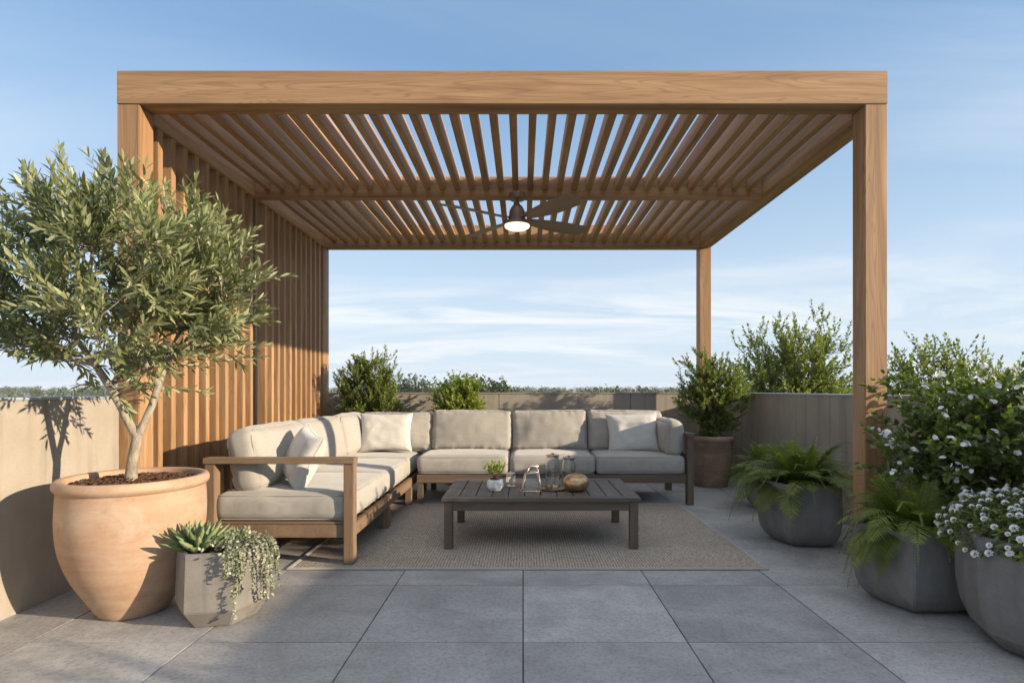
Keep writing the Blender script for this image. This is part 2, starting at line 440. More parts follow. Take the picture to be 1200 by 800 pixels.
w = tag(empty('parapet_wall', (0, 7.5, 0)), 'beige parapet wall across the back, behind the sofa', 'wall')
o = wall_panels(w, 'x', -2.84, 2.95, 7.45, 7.65, [-1.5, -.32, 1.42]); o.location = -w.location
s = MB(); s.box(-2.85, 2.96, 7.44, 7.66, 1.093, 1.107, .003); o = s.build('coping', M_WALL, w); o.location = -w.location
w = tag(empty('parapet_wall', (2.85, 2, 0)), 'shaded parapet wall on the right behind the ferns', 'wall')
o = wall_panels(w, 'y', -3.0, 7.448, 2.75, 2.95, [-1.0, .8, 2.9, 5.05]); o.location = -w.location
s = MB(); s.box(2.742, 2.96, -3.0, 7.438, 1.093, 1.108, .003); o = s.build('coping', M_CAP, w); o.location = -w.location

# ------------------------------------------------------------------ pergola
PZ0, PZ1 = 3.667, 7.25
XL, XR = -2.644, 2.372; PW = .144
p = tag(empty('pergola', (-.13, 5.4, 0)), 'cedar pergola with a louvred roof and a slatted screen on its left side', 'pergola')
def pp(mb, name, m, **k):
    o = mb.build(name, m, p, **k); o.location = -p.location; return o
for (x0, y0) in ((XL, PZ0), (XR - PW, PZ0)):
    s = MB(); s.box(x0, x0 + PW, y0, y0 + PW, 0, 3.004, .004); pp(s, 'post', WZ)
for (x0, y0) in ((XL, PZ1 - PW), (XR - PW, PZ1 - PW)):
    s = MB(); s.box(x0, x0 + PW, y0, y0 + PW, 0, 2.938, .004); pp(s, 'post', WZ)
s = MB(); s.box(XL - .002, XR + .002, PZ0 - .002, PZ0 + PW, 3.006, 3.223, .004); pp(s, 'front_beam', WX)
s = MB(); s.box(XL, XR, PZ1 - PW, PZ1, 2.94, 3.22, .004); pp(s, 'back_beam', WX)
for x0 in (XL, XR - PW):
    s = MB(); s.box(x0, x0 + PW, PZ0 + PW + .001, PZ1 - PW - .001, 2.94, 3.221, .004); pp(s, 'side_beam', WY)
YC = 5.25
s = MB(); s.box(XL + PW, XR - PW, YC, YC + .10, 2.94, 3.13, .003); pp(s, 'cross_beam', WX)
SW = .052; SH = .115; SP = .1358
for (ya, yb) in ((PZ0 + PW, YC), (YC + .10, PZ1 - PW)):
    s = MB(); x = -.0695 - 17 * SP
    while x < XR - PW - .03:
        if x - SW / 2 > XL + PW + .004:
            s.box(x - SW / 2, x + SW / 2, ya - .001, yb + .001, 3.004, 3.004 + SH, .002)
        x += SP
    pp(s, 'roof_louvres', WY)
# screen
s = MB(); y = PZ0 + PW + .05
while y < PZ1 - PW - .03:
    if not (5.2 < y < 5.42):
        s.box(-2.602, -2.502, y, y + .052, .03, 2.938, .002)
    y += .1452
pp(s, 'slatted_screen', WZ)
s = MB(); s.box(-2.604, -2.545, 5.225, 5.40, 0, 2.938, .003); s.box(-2.5455, -2.52, 5.30, 5.33, 0, 2.938, .003); pp(s, 'screen_post', WPOST)
for zz in (.12, 2.7):
    s = MB(); s.box(-2.625, -2.604, PZ0 + PW, PZ1 - PW, zz, zz + .08, .002); pp(s, 'screen_rail', WY)

# ------------------------------------------------------------------ ceiling fan
fx, fy = -.055, 5.16
f = tag(empty('ceiling_fan', (fx, fy, 2.695)), 'dark bronze ceiling fan with a lit round lamp hanging from the pergola roof', 'ceiling fan')
s = MB(); s.lathe([(.0, .244), (.075, .244), (.078, .235), (.078, .195), (.06, .185), (.0, .184)], 32); s.build('canopy', M_BRONZE, f, auto=40)
s = MB(); s.tube([(0, 0, .19), (0, 0, .13)], .015, 12); s.build('rod', M_BRONZE, f)
s = MB(); s.lathe([(0, .16), (.022, .16), (.028, .145), (.05, .125), (.07, .085), (.076, .04), (.08, .0), (.07, -.012), (0, -.012)], 40); s.build('motor_housing', M_BRONZE, f, auto=35)
s = MB(); s.lathe([(0, -.014), (.118, -.014), (.122, -.03), (.122, -.045), (0, -.045)], 48); s.build('lamp_ring', M_BRONZE, f, auto=35)
s = MB(); s.lathe([(.114, -.046), (.112, -.062), (.085, -.078), (.045, -.086), (0.001, -.088)], 48); s.build('lamp_shade', M_LAMP, f)
for k, a in enumerate((-50, 30, 130, 214)):
    s = MB(); n = 14; vs = []; fs = []
    for i in range(n + 1):
        t = i / n; r = .13 + .65 * t
        wd = .045 + .045 * math.sin(min(1, t * 1.35) * PI * .62) if t < .96 else .05
        wd *= (1 if t < .9 else math.sqrt(max(0, 1 - ((t - .9) / .105) ** 2)))
        for sgn in (-1, 1):
            pitch = math.radians(-14)
            yy = sgn * wd; zz = yy * math.tan(pitch)
            for dz in (0, .007): vs.append((r, yy + .012 * math.sin(t * PI), .005 + zz + dz))
    for i in range(n):
        q = i * 4; r_ = q + 4
        fs += [(q, r_, r_ + 2, q + 2), (q + 1, q + 3, r_ + 3, r_ + 1), (q, q + 1, r_ + 1, r_), (q + 2, r_ + 2, r_ + 3, q + 3)]
    fs += [(0, 2, 3, 1), (n * 4, n * 4 + 1, n * 4 + 3, n * 4 + 2)]
    s.add(vs, fs)
    o = s.build('blade', FB, f); o.rotation_euler = (0, 0, math.radians(a))
    h = MB(); h.box(.07, .2, -.018, .018, .012, .018, .002); h.build('bracket', M_BRONZE, o)

# ------------------------------------------------------------------ cushions
def rounded(name, size, r, loc, rot, m, parent, crown=(0, 0), seg=(26, 26, 8), wr=.003, seed=0, pipe=True, pleat=0.0, puffy=None):
    """soft cushion; size along x,y,z; crown = extra bulge of the +z/-z faces and of the +-y faces"""
    hx, hy, hz = (d / 2 for d in size); nx, ny, nz = seg
    idx = {}; vs = []; fs = []
    def P(i, j, k):
        key = (i, j, k)
        if key in idx: return idx[key]
        u, v, w = 2 * i / nx - 1, 2 * j / ny - 1, 2 * k / nz - 1
        # denser near the edges
        e = lambda q: math.copysign(1 - (1 - abs(q)) ** 1.35, q)
        u, v, w = e(u), e(v), e(w)
        c = Vector((u * hx, v * hy, w * hz))
        cl = Vector((max(-hx + r, min(hx - r, c.x)), max(-hy + r, min(hy - r, c.y)), max(-hz + r, min(hz - r, c.z))))
        d = c - cl
        n = d.normalized() if d.length > 1e-9 else Vector((0, 0, 0))
        if d.length > 1e-9: c = cl + n * r
        bz = (1 - u * u) * (1 - v * v); by = (1 - u * u) * (1 - w * w); bx = (1 - v * v) * (1 - w * w)
        c.z += w * crown[0] * bz ** .7
        c.y += v * crown[1] * by ** .6
        c.x += u * crown[1] * .5 * bx ** .6
        q = Vector((c.x * 4 + seed, c.y * 4, c.z * 4))
        nn = Vector((u ** 9, v ** 9, w ** 9)); nn = nn.normalized() if nn.length > 0 else Vector((0, 0, 1))
        dd = wr * noise.noise(q) * 1.5 + wr * noise.noise(q * 2.7)
        if pleat:
            # little gathers running away from the seams
            eu = max(0, abs(v) - .55) / .45; ev = max(0, abs(u) - .6) / .4
            dd += pleat * (abs(w) ** 6) * (noise.noise((c.x * 42 + seed, 0, v * 1.5 + seed)) * eu + noise.noise((c.y * 42, 7 + seed, u * 1.5)) * ev)
        c = c + nn * dd
        idx[key] = len(vs); vs.append(c); return idx[key]
    for k in (0, nz):
        for i in range(nx):
            for j in range(ny):
                q = (P(i, j, k), P(i + 1, j, k), P(i + 1, j + 1, k), P(i, j + 1, k)); fs.append(q if k else q[::-1])
    for j in (0, ny):
        for i in range(nx):
            for k in range(nz):
                q = (P(i, j, k), P(i + 1, j, k), P(i + 1, j, k + 1), P(i, j, k + 1)); fs.append(q[::-1] if j else q)
    for i in (0, nx):
        for j in range(ny):
            for k in range(nz):
                q = (P(i, j, k), P(i, j + 1, k), P(i, j + 1, k + 1), P(i, j, k + 1)); fs.append(q if i else q[::-1])
    mb = MB(); mb.add(vs, fs, True)
    if pipe:
        for w in (-1, 1):
            pts = []; rr = r * .9; zz = w * (hz - r * .28)
            k_ = r * .28
            ax, ay = hx - k_, hy - k_
            ns = 10
            cor = [(1, 1, 0), (-1, 1, 90), (-1, -1, 180), (1, -1, 270)]
            for sx, sy, a0 in cor:
                for t in range(5):
                    a = math.radians(a0 + 90 * t / 4)
                    pts.append(Vector((sx * (ax - rr) + rr * math.cos(a), sy * (ay - rr) + rr * math.sin(a), zz)))
            out = []
            for a, b in zip(pts, pts[1:] + pts[:1]):
                n = max(1, int((b - a).length / .04))
                for t in range(n): out.append(a.lerp(b, t / n))
            out2 = []
            for c in out:
                u, v = c.x / hx, c.y / hy; ww = zz / hz
                c = c.copy()
                c.y += math.copysign(1, c.y) * crown[1] * ((1 - min(1, u * u)) * (1 - ww * ww)) ** .6 * (1 if abs(v) > .8 else 0)
                out2.append(c)
            mb.tube(out2 + [out2[0]], .0038, 6, True, False)
    o = mb.build(name, m, parent, loc); o.rotation_euler = rot
    return o

def pillow(name, w, h, t, loc, rot, m, parent=None, seed=0, n=30):
    """square throw pillow lying in its own xz-plane (x width, z height, y thickness)"""
    vs = []; fs = []
    for side in (-1, 1):
        off = len(vs)
        for i in range(n + 1):
            for j in range(n + 1):
                u, v = 2 * i / n - 1, 2 * j / n - 1
                e = lambda q: math.copysign(1 - (1 - abs(q)) ** 1.4, q)
                u, v = e(u), e(v)
                ed = (max(0, 1 - u ** 4) * max(0, 1 - v ** 4)) ** .42
                x = u * w / 2 * (1 - .10 * (1 - v * v) * 1.0 * abs(u) ** 2 ); z = v * h / 2 * (1 - .10 * (1 - u * u) * abs(v) ** 2)
                y = side * t / 2 * ed
                q = Vector((u * 2.2 + seed, v * 2.2, side * 3 + seed))
                y += side * .010 * ed * noise.noise(q * 1.4)
                eu = max(0, abs(v) - .45) / .55; ev = max(0, abs(u) - .45) / .55
                y += side * .006 * min(1, ed * 1.6) * (noise.noise((u * 9 + seed, 3, side)) * eu + noise.noise((v * 9 + seed, 8, side)) * ev)
                vs.append((x, y, z))
        for i in range(n):
            for j in range(n):
                a = off + i * (n + 1) + j; q = (a, a + 1, a + n + 2, a + n + 1)
                fs.append(q if side > 0 else q[::-1])
    mb = MB(); mb.add(vs, fs, True)
    ring = []
    for k in range(4):
        for t_ in range(16):
            s_ = -1 + 2 * t_ / 16
            u, v = [(s_, -1), (1, s_), (-s_, 1), (-1, -s_)][k]
            ring.append((u * w / 2 * (1 - .10 * (1 - v * v) * abs(u) ** 2), 0, v * h / 2 * (1 - .10 * (1 - u * u) * abs(v) ** 2)))
    mb.tube(ring + [ring[0]], .0032, 6, True, False)
    o = mb.build(name, m, parent, loc); o.rotation_euler = rot
    return o

# ------------------------------------------------------------------ sofas
ls = tag(empty('sofa', (-1.6, 5.0, 0)), 'teak framed sofa with oat cushions running along the slatted screen', 'sofa')
def L(o): o.location = Vector(o.location) - ls.location; return o
def leg(par, x0, x1, y0, y1, z1, m, name='leg', z0=0.011):
    s = MB(); s.box(x0, x1, y0, y1, z0, z1, .003); o = s.build(name, m, par); o.location = -par.location; return o
leg(ls, -1.170, -1.106, 3.667, 3.745, .6620, TZ); leg(ls, -2.075, -2.012, 3.667, 3.745, .6620, TZ, z0=0)
leg(ls, -1.165, -1.106, 4.63, 4.70, .178, TZ); leg(ls, -2.075, -2.015, 4.63, 4.70, .178, TZ, z0=0)
leg(ls, -1.165, -1.106, 5.56, 5.62, .178, TZ); leg(ls, -2.075, -2.015, 6.44, 6.5, .66, TZ, z0=0); leg(ls, -1.165, -1.11, 6.44, 6.5, .178, TZ, z0=0)
s = MB(); s.box(-2.085, -1.100, 3.660, 3.752, .664, .703, .004); o = s.build('armrest', TX, ls); L(o)
s = MB()
s.box(-2.011, -1.171, 3.685, 3.725, .18, .265, .003)
s.box(-1.150, -1.112, 3.746, 6.50, .18, .265, .003)
s.box(-2.07, -2.03, 3.746, 6.44, .18, .265, .003)
s.box(-2.03, -1.150, 6.46, 6.50, .18, .265, .003)
L(s.build('frame_rail', TY, ls))
s = MB()
for k in range(16): s.box(-2.03, -1.151, 3.76 + k * .17, 3.84 + k * .17, .232, .258)
s.box(-2.011, -1.171, 3.688, 3.722, .267, .282, .003)
L(s.build('seat_slats', TX, ls))
s = MB()
s.box(-2.075, -2.035, 3.746, 6.44, .62, .66, .003)
for k in range(22): s.box(-2.068, -2.045, 3.85 + k * .118, 3.89 + k * .118, .266, .619, .002)
L(s.build('backrest', TY, ls))
for k, (a, b) in enumerate(((3.695, 4.640), (4.650, 5.600), (5.610, 6.46))):
    L(rounded('seat_cushion', (.905, b - a, .185), .055, (-1.585, (a + b) / 2, .372), (0, 0, 0), M_CUSH, ls, crown=(.022, .008), seed=k * 3.1, wr=.0045))
TILT = math.radians(11)
for k, (a, b) in enumerate(((3.74, 4.655), (4.665, 5.575), (5.585, 6.42))):
    L(rounded('back_cushion', (b - a, .43, .20), .075, (-1.865, (a + b) / 2, .672), (math.radians(90) - TILT, 0, math.radians(90)), M_CUSH, ls,
              crown=(.045, .012), seed=11 + k * 5, wr=.006, seg=(40, 24, 10), pleat=.009))
L(rounded('back_cushion', (.80, .42, .19), .05, (-1.39, 6.25, .675), (math.radians(90) - TILT, 0, 0), M_CUSH, ls, crown=(.055, .01), seed=31, wr=.006, seg=(40, 26, 10), pleat=.011))

bs = tag(empty('sofa', (.3, 6.1, 0)), 'long oat cushioned sofa facing the camera behind the coffee table', 'sofa')
def B(o): o.location = Vector(o.location) - bs.location; return o
leg(bs, -1.055, -1.0, 5.60, 5.66, .215, MZ); leg(bs, .27, .33, 5.60, 5.66, .215, MZ, z0=0)
leg(bs, 1.632, 1.696, 5.59, 5.67, .672, MZ, z0=0); leg(bs, 1.632, 1.696, 6.42, 6.5, .672, MZ, z0=0)
leg(bs, -1.055, -1.0, 6.44, 6.5, .60, MZ, z0=0); leg(bs, .27, .33, 6.44, 6.5, .215, MZ, z0=0)
s = MB(); s.box(1.626, 1.702, 5.58, 6.51, .674, .712, .004); B(s.build('armrest', MY, bs))
s = MB(); s.box(1.645, 1.683, 5.671, 6.419, .44, .50, .003); B(s.build('arm_rail', MY, bs))
s = MB(); s.box(-1.06, 1.631, 5.615, 5.655, .217, .30, .003); s.box(-1.06, 1.631, 6.44, 6.48, .217, .30, .003)
B(s.build('frame_rail', MX, bs))
s = MB()
for k in range(15): s.box(-1.03 + k * .178, -.95 + k * .178, 5.656, 6.44, .26, .286)
B(s.build('seat_slats', MY, bs))
s = MB(); s.box(-1.0, 1.631, 6.45, 6.49, .58, .62, .003)
for k in range(21): s.box(-.98 + k * .126, -.94 + k * .126, 6.458, 6.482, .301, .579, .002)
B(s.build('backrest', MX, bs))
for k, (a, b) in enumerate(((-1.062, -.142), (-.134, .722), (.730, 1.622))):
    B(rounded('seat_cushion', (b - a, .84, .185), .05, ((a + b) / 2, 6.025, .393), (0, 0, 0), M_CUSH, bs, crown=(.022, .008), seed=50 + k * 3.7, wr=.0045))
for k, (a, b) in enumerate(((-.995, -.125), (-.115, .700), (.715, 1.53))):
    B(rounded('back_cushion', (b - a, .44, .19), .05, ((a + b) / 2, 6.24, .69), (math.radians(90) - TILT, math.radians((.6, -.8, 1.0)[k]), math.radians((.8, -1.0, .5)[k])), M_CUSH, bs,
              crown=(.055, .008), seed=70 + k * 4.3, wr=.006, seg=(44, 26, 10), pleat=.011))
B(rounded('arm_cushion', (.62, .36, .17), .07, (1.53, 5.96, .655), (math.radians(90), 0, math.radians(90)), M_CUSH, bs, crown=(.03, .012), seed=91, wr=.005, seg=(26, 16, 10), pleat=.004))

o = pillow('throw_pillow', .44, .40, .17, (-1.575, 4.03, .665), (math.radians(-24), math.radians(10), math.radians(-56)), M_PIL, seed=2)
tag(o, 'white throw pillow leaning on the near end of the sofa beside the screen', 'pillow')
o = pillow('throw_pillow', .56, .42, .15, (-1.465, 6.02, .69), (math.radians(-17), math.radians(0), math.radians(5)), M_PIL, seed=5)
tag(o, 'cream throw pillow standing in the corner of the two sofas', 'pillow')
o = pillow('throw_pillow', .55, .43, .15, (1.17, 6.015, .685), (math.radians(-17), math.radians(-3), math.radians(-4)), M_PIL, seed=8)
tag(o, 'pale throw pillow at the shaded right end of the long sofa', 'pillow')

# ------------------------------------------------------------------ rug
r = tag(empty('rug', (.02, 4.6, 0)), 'flat woven taupe rug with a pale bound edge under the coffee table', 'rug')
def flat(x0, x1, y0, y1, z, nx, ny, amp, th):
    mb = MB(); vs = []; fs = []
    for i in range(nx + 1):
        for j in range(ny + 1):
            x = x0 + (x1 - x0) * i / nx; y = y0 + (y1 - y0) * j / ny
            vs.append((x, y, z + amp * max(0, noise.noise((x * 2.3, y * 2.3, 3)))))
    for i in range(nx):
        for j in range(ny):
            a = i * (ny + 1) + j; fs.append((a, a + ny + 1, a + ny + 2, a + 1))
    mb.add(vs, fs, True); return mb
mb = flat(-1.49, 1.55, 3.60, 5.60, .0085, 60, 40, .0015, .006); o = mb.build('rug_weave', M_RUG, r); o.location = -r.location
s = MB(); RX0, RX1, RY0, RY1 = -1.505, 1.562, 3.578, 5.62; bw = .026
s.box(RX0, RX1, RY0, RY0 + bw, .001, .0125, .003); s.box(RX0, RX1, RY1 - bw, RY1, .001, .0125, .003)
s.box(RX0, RX0 + bw, RY0 + bw, RY1 - bw, .001, .0125, .003); s.box(RX1 - bw, RX1, RY0 + bw, RY1 - bw, .001, .0125, .003)
o = s.build('binding', M_RUGB, r); o.location = -r.location

# ------------------------------------------------------------------ coffee table
ct = tag(empty('coffee_table', (.13, 4.45, 0)), 'low dark slatted wooden coffee table standing on the rug', 'table')
tx0, tx1, ty0, ty1 = -.582, .842, 4.0, 4.90; tz = .377
def C(o): o.location = -ct.location; return o
for (x, y) in ((tx0 + .018, ty0 + .02), (tx1 - .078, ty0 + .02), (tx0 + .018, ty1 - .08), (tx1 - .078, ty1 - .08)):
    s = MB(); s.box(x, x + .06, y, y + .06, .011, .350, .003); C(s.build('leg', BZ, ct))
for q in (ty0 + .03, ty1 - .055):
    s = MB(); s.box(tx0 + .079, tx1 - .079, q, q + .025, .282, .350, .002); C(s.build('apron', BX, ct))
for q in (tx0 + .03, tx1 - .055):
    s = MB(); s.box(q, q + .025, ty0 + .081, ty1 - .081, .282, .350, .002); C(s.build('apron', BY, ct))
for q in (ty0, ty1 - .085):
    s = MB(); s.box(tx0, tx1, q, q + .085, .352, tz, .003); C(s.build('tabletop_border', BX, ct))
s = MB(); n = 12; pw = (tx1 - tx0) / n
for k in range(n): s.box(tx0 + k * pw + (.0035 if k else 0), tx0 + (k + 1) * pw - (.0035 if k < n - 1 else 0), ty0 + .088, ty1 - .088, .354, tz - .0005, .002)
C(s.build('tabletop', BY, ct))

def facet_ring(n, r, z, rot=0, jit=0, seed=0):
    random.seed(seed)
    return [(r * (1 + random.uniform(-jit, jit)) * math.cos(rot + 2 * PI * k / n), r * (1 + random.uniform(-jit, jit)) * math.sin(rot + 2 * PI * k / n), z) for k in range(n)]
def loft(rings, cap0=True, cap1=True):
    vs = [p for r_ in rings for p in r_]; n = len(rings[0]); fs = []
    for j in range(len(rings) - 1):
        for k in range(n): fs.append((j * n + k, j * n + (k + 1) % n, (j + 1) * n + (k + 1) % n, (j + 1) * n + k))
    if cap0: fs.append(tuple(range(n - 1, -1, -1)))
    if cap1: fs.append(tuple((len(rings) - 1) * n + k for k in range(n)))
    return vs, fs
def beveled(rings, bev, cap0=True, cap1=True, seg=2):
    vs, fs = loft(rings, cap0, cap1)
    bm = bmesh.new(); bv = [bm.verts.new(v) for v in vs]
    for f_ in fs: bm.faces.new([bv[i] for i in f_])
    bmesh.ops.bevel(bm, geom=bm.edges[:], offset=bev, segments=seg, affect='EDGES', clamp_overlap=True)
    mb = MB(); mb.addbm(bm); return mb

# stone planter with a small plant
TZ_ = tz
sp = tag(empty('planter', (-.213, 4.33, TZ_)), 'small white faceted stone planter with a leafy sprig on the coffee table', 'planter')
beveled([facet_ring(7, .052, 0, .3), facet_ring(7, .068, .028, .3), facet_ring(7, .066, .062, .3), facet_ring(7, .055, .082, .3), facet_ring(7, .046, .083, .3), facet_ring(7, .046, .070, .3)], .003).build('stone_pot', M_STONE, sp)
s = MB(); s.lathe([(.044, .071), (.035, .088), (.012, .1), (.001, .102)], 14, wob=.25); s.build('soil', M_SOIL, sp)
P = []; D = []; Nn = []
for k in range(110):
    a = random.uniform(0, 2 * PI); e = random.uniform(.7, 1.5)
    st = Vector((math.cos(a) * .012, math.sin(a) * .012, .1)); d = Vector((math.cos(a) * math.cos(e), math.sin(a) * math.cos(e), math.sin(e)))
    P.append(st + d * random.uniform(.02, .115)); d2 = (d + Vector((random.gauss(0, .35), random.gauss(0, .35), .1))).normalized()
    D.append(d2); Nn.append(Vector((random.gauss(0, 1), random.gauss(0, 1), 1)))
V, F, A = leaves(P, D, Nn, RNG.uniform(.022, .036, 110), RNG.uniform(.014, .021, 110), .2, .1, 'ovate'); mesh_np('leaves', V, F, L_LIME, sp, A)
s = MB()
for k in range(12): s.tube([(0, 0, .095), tuple(Vector(P[k * 9]))], [.0025, .0012], 5)
s.build('stem', M_TWIG, sp)

# geometric glass terrarium
tr = tag(empty('terrarium', (.055, 4.30, TZ_), .12), 'geometric glass terrarium with copper edges on the coffee table', 'terrarium')
def frame_tubes(pts, edges, r_, m, par, name):
    s = MB()
    for a, b in edges: s.tube([pts[a], pts[b]], r_, 6)
    return s.build(name, m, par)
tp = [(-.075, -.055, .004), (.075, -.055, .004), (.075, .055, .004), (-.075, .055, .004),
      (-.035, -.03, .13), (.06, -.03, .145), (.06, .03, .145), (-.035, .03, .13), (0.0, 0.0, .19), (.05, 0, .185)]
ed = [(0, 1), (1, 2), (2, 3), (3, 0), (0, 4), (1, 5), (2, 6), (3, 7), (4, 5), (5, 6), (6, 7), (7, 4), (4, 8), (7, 8), (5, 9), (6, 9), (8, 9)]
frame_tubes(tp, ed, .0036, M_COPPER, tr, 'copper_frame')
s = MB(); k_ = .985
s.add([(x * k_, y * k_, z) for x, y, z in tp], [(0, 1, 5, 4), (1, 2, 6, 5), (2, 3, 7, 6), (3, 0, 4, 7), (4, 5, 9, 8), (7, 8, 9, 6)])
o = s.build('glass_panes', M_GLASS, tr); md = o.modifiers.new('thickness', 'SOLIDIFY'); md.thickness = .002
s = MB(); s.tube([(-.015, 0, .185), (.065, 0, .185)], .008, 8); s.build('lid_bar', M_COPPER, tr)
s = MB(); s.add([(-.045, -.03, .006), (.05, -.03, .006), (.05, .03, .006), (-.045, .03, .006), (0, 0, .05)], [(0, 1, 4), (1, 2, 4), (2, 3, 4), (3, 0, 4), (3, 2, 1, 0)])
s.build('sand_heap', M_TRAY, tr)

# glass jars
def jar(name, x, y, R, H, label, lidm, base=TZ_):
    j = tag(empty(name, (x, y, base)), label, 'jar')
    s = MB(); s.lathe([(0.001, .001), (R * .94, .001), (R, .006), (R, H * .86), (R * .86, H * .93), (R * .86, H), (R * .82, H), (R * .82, H * .925), (R * .95, H * .85), (R * .95, .01), (R * .9, .006), (.001, .006)], 32)
    s.build('glass_body', M_GLASS, j, auto=40)
    s = MB(); s.lathe([(.001, H - .006), (R * .8, H - .006), (R * .8, H + .001), (R * .93, H + .002), (R * .93, H + .012), (R * .6, H + .016), (R * .2, H + .017), (R * .2, H + .026), (.001, H + .028)], 28)
    s.build('lid', lidm, j, auto=40); return j
ty = tag(empty('tray', (.225, 4.36, TZ_)), 'round wooden tray under the glass jars', 'tray')
s = MB(); s.lathe([(.001, .001), (.095, .001), (.105, .006), (.108, .014), (.102, .015), (.095, .010), (.001, .010)], 40); s.build('tray_base', M_TRAY, ty, auto=40)
jar('glass_jar', .232, 4.43, .055, .235, 'taller glass jar with a brass lid, left of its twin on the tray', M_GOLD, TZ_ + .011)
jar('glass_jar', .36, 4.44, .052, .225, 'glass jar with a dark lid directly behind the brass bowl', M_BRONZE)
jar('glass_jar', -.10, 4.52, .04, .09, 'short empty glass jar between the stone planter and the terrarium', M_COPPER)
cu = tag(empty('cup', (.200, 4.315, TZ_ + .011)), 'tiny brass tea light cup at the front of the round tray', 'cup')
s = MB(); s.lathe([(.001, 0), (.024, 0), (.028, .006), (.026, .03), (.023, .032), (.022, .01), (.001, .008)], 24); s.build('cup_body', M_GOLD, cu, auto=40)
s = MB(); s.lathe([(.001, .0085), (.02, .0085), (.02, .024), (.001, .025)], 16); s.build('candle', M_STONE, cu)
bo = tag(empty('bowl', (.405, 4.30, TZ_)), 'round hammered brass bowl vase on the coffee table', 'bowl')
s = MB(); s.lathe([(.001, 0), (.045, 0), (.075, .012), (.097, .04), (.101, .065), (.092, .095), (.068, .118), (.045, .125), (.040, .128), (.038, .122), (.05, .112), (.075, .09), (.08, .06), (.001, .02)], 48, wob=.02)
s.build('brass_body', M_GOLD, bo, auto=50)

# ------------------------------------------------------------------ plants: growing machinery
def grow(nodes, parents, targets, seg=.06, bf=.3, jit=.012, lift=0.0):
    nodes = [np.array(n, float) for n in nodes]; parents = list(parents)
    plen = [0.0] * len(nodes)
    for i in range(1, len(nodes)): plen[i] = plen[parents[i]] + np.linalg.norm(nodes[i] - nodes[parents[i]])
    root = nodes[-1]
    order = np.argsort(np.linalg.norm(targets - root, axis=1))
    tips = []
    nonroot = 1 if len(nodes) > 2 else 0
    for ti in order:
        t = targets[ti]
        A = np.array(nodes); d = np.linalg.norm(A - t, axis=1) + bf * np.array(plen)
        d[:nonroot] += 10
        below = np.maximum(0, A[:, 2] - t[2]) * .8
        k = int(np.argmin(d + below))
        a = nodes[k]; v = t - a; Ld = np.linalg.norm(v)
        n = max(1, int(Ld / seg)); prev = k
        side = RNG.normal(0, 1, 3) * jit * min(1, Ld / .2)
        for s_ in range(1, n + 1):
            f_ = s_ / n; arch = math.sin(f_ * PI)
            q = a + v * f_ + side * arch * 2 + np.array([0, 0, lift * Ld * arch])
            if s_ < n: q = q + RNG.normal(0, jit * .3, 3)
            nodes.append(q); parents.append(prev); plen.append(plen[prev] + Ld / n); prev = len(nodes) - 1
        tips.append(prev)
    return nodes, parents, tips

def radii(nodes, parents, r0, expo=2.3):
    n = len(nodes); acc = np.zeros(n); kids = [[] for _ in range(n)]
    for i in range(1, n): kids[parents[i]].append(i)
    for i in range(n - 1, -1, -1):
        if not kids[i]: acc[i] = r0 ** expo
        if i: acc[parents[i]] += acc[i]
    return acc ** (1 / expo), kids

def branch_mesh(nodes, parents, R, kids, mb, ns=7, first=None):
    stack = [0]; 
    while stack:
        s0 = stack.pop(); chain = []
        if s0 and parents[s0] >= 0: chain.append(parents[s0])
        cur = s0
        while True:
            chain.append(cur)
            if not kids[cur]: break
            ks = sorted(kids[cur], key=lambda q: -R[q]); stack += ks[1:]; cur = ks[0]
        if len(chain) > 1:
            rr = [R[c] for c in chain]
            if s0 and parents[s0] >= 0: rr[0] = min(rr[0], rr[1] * 1.25)
            n_ = ns if max(rr) > .012 else (5 if max(rr) > .004 else 3)
            mb.tube([nodes[c] for c in chain], rr, n_, True, False)

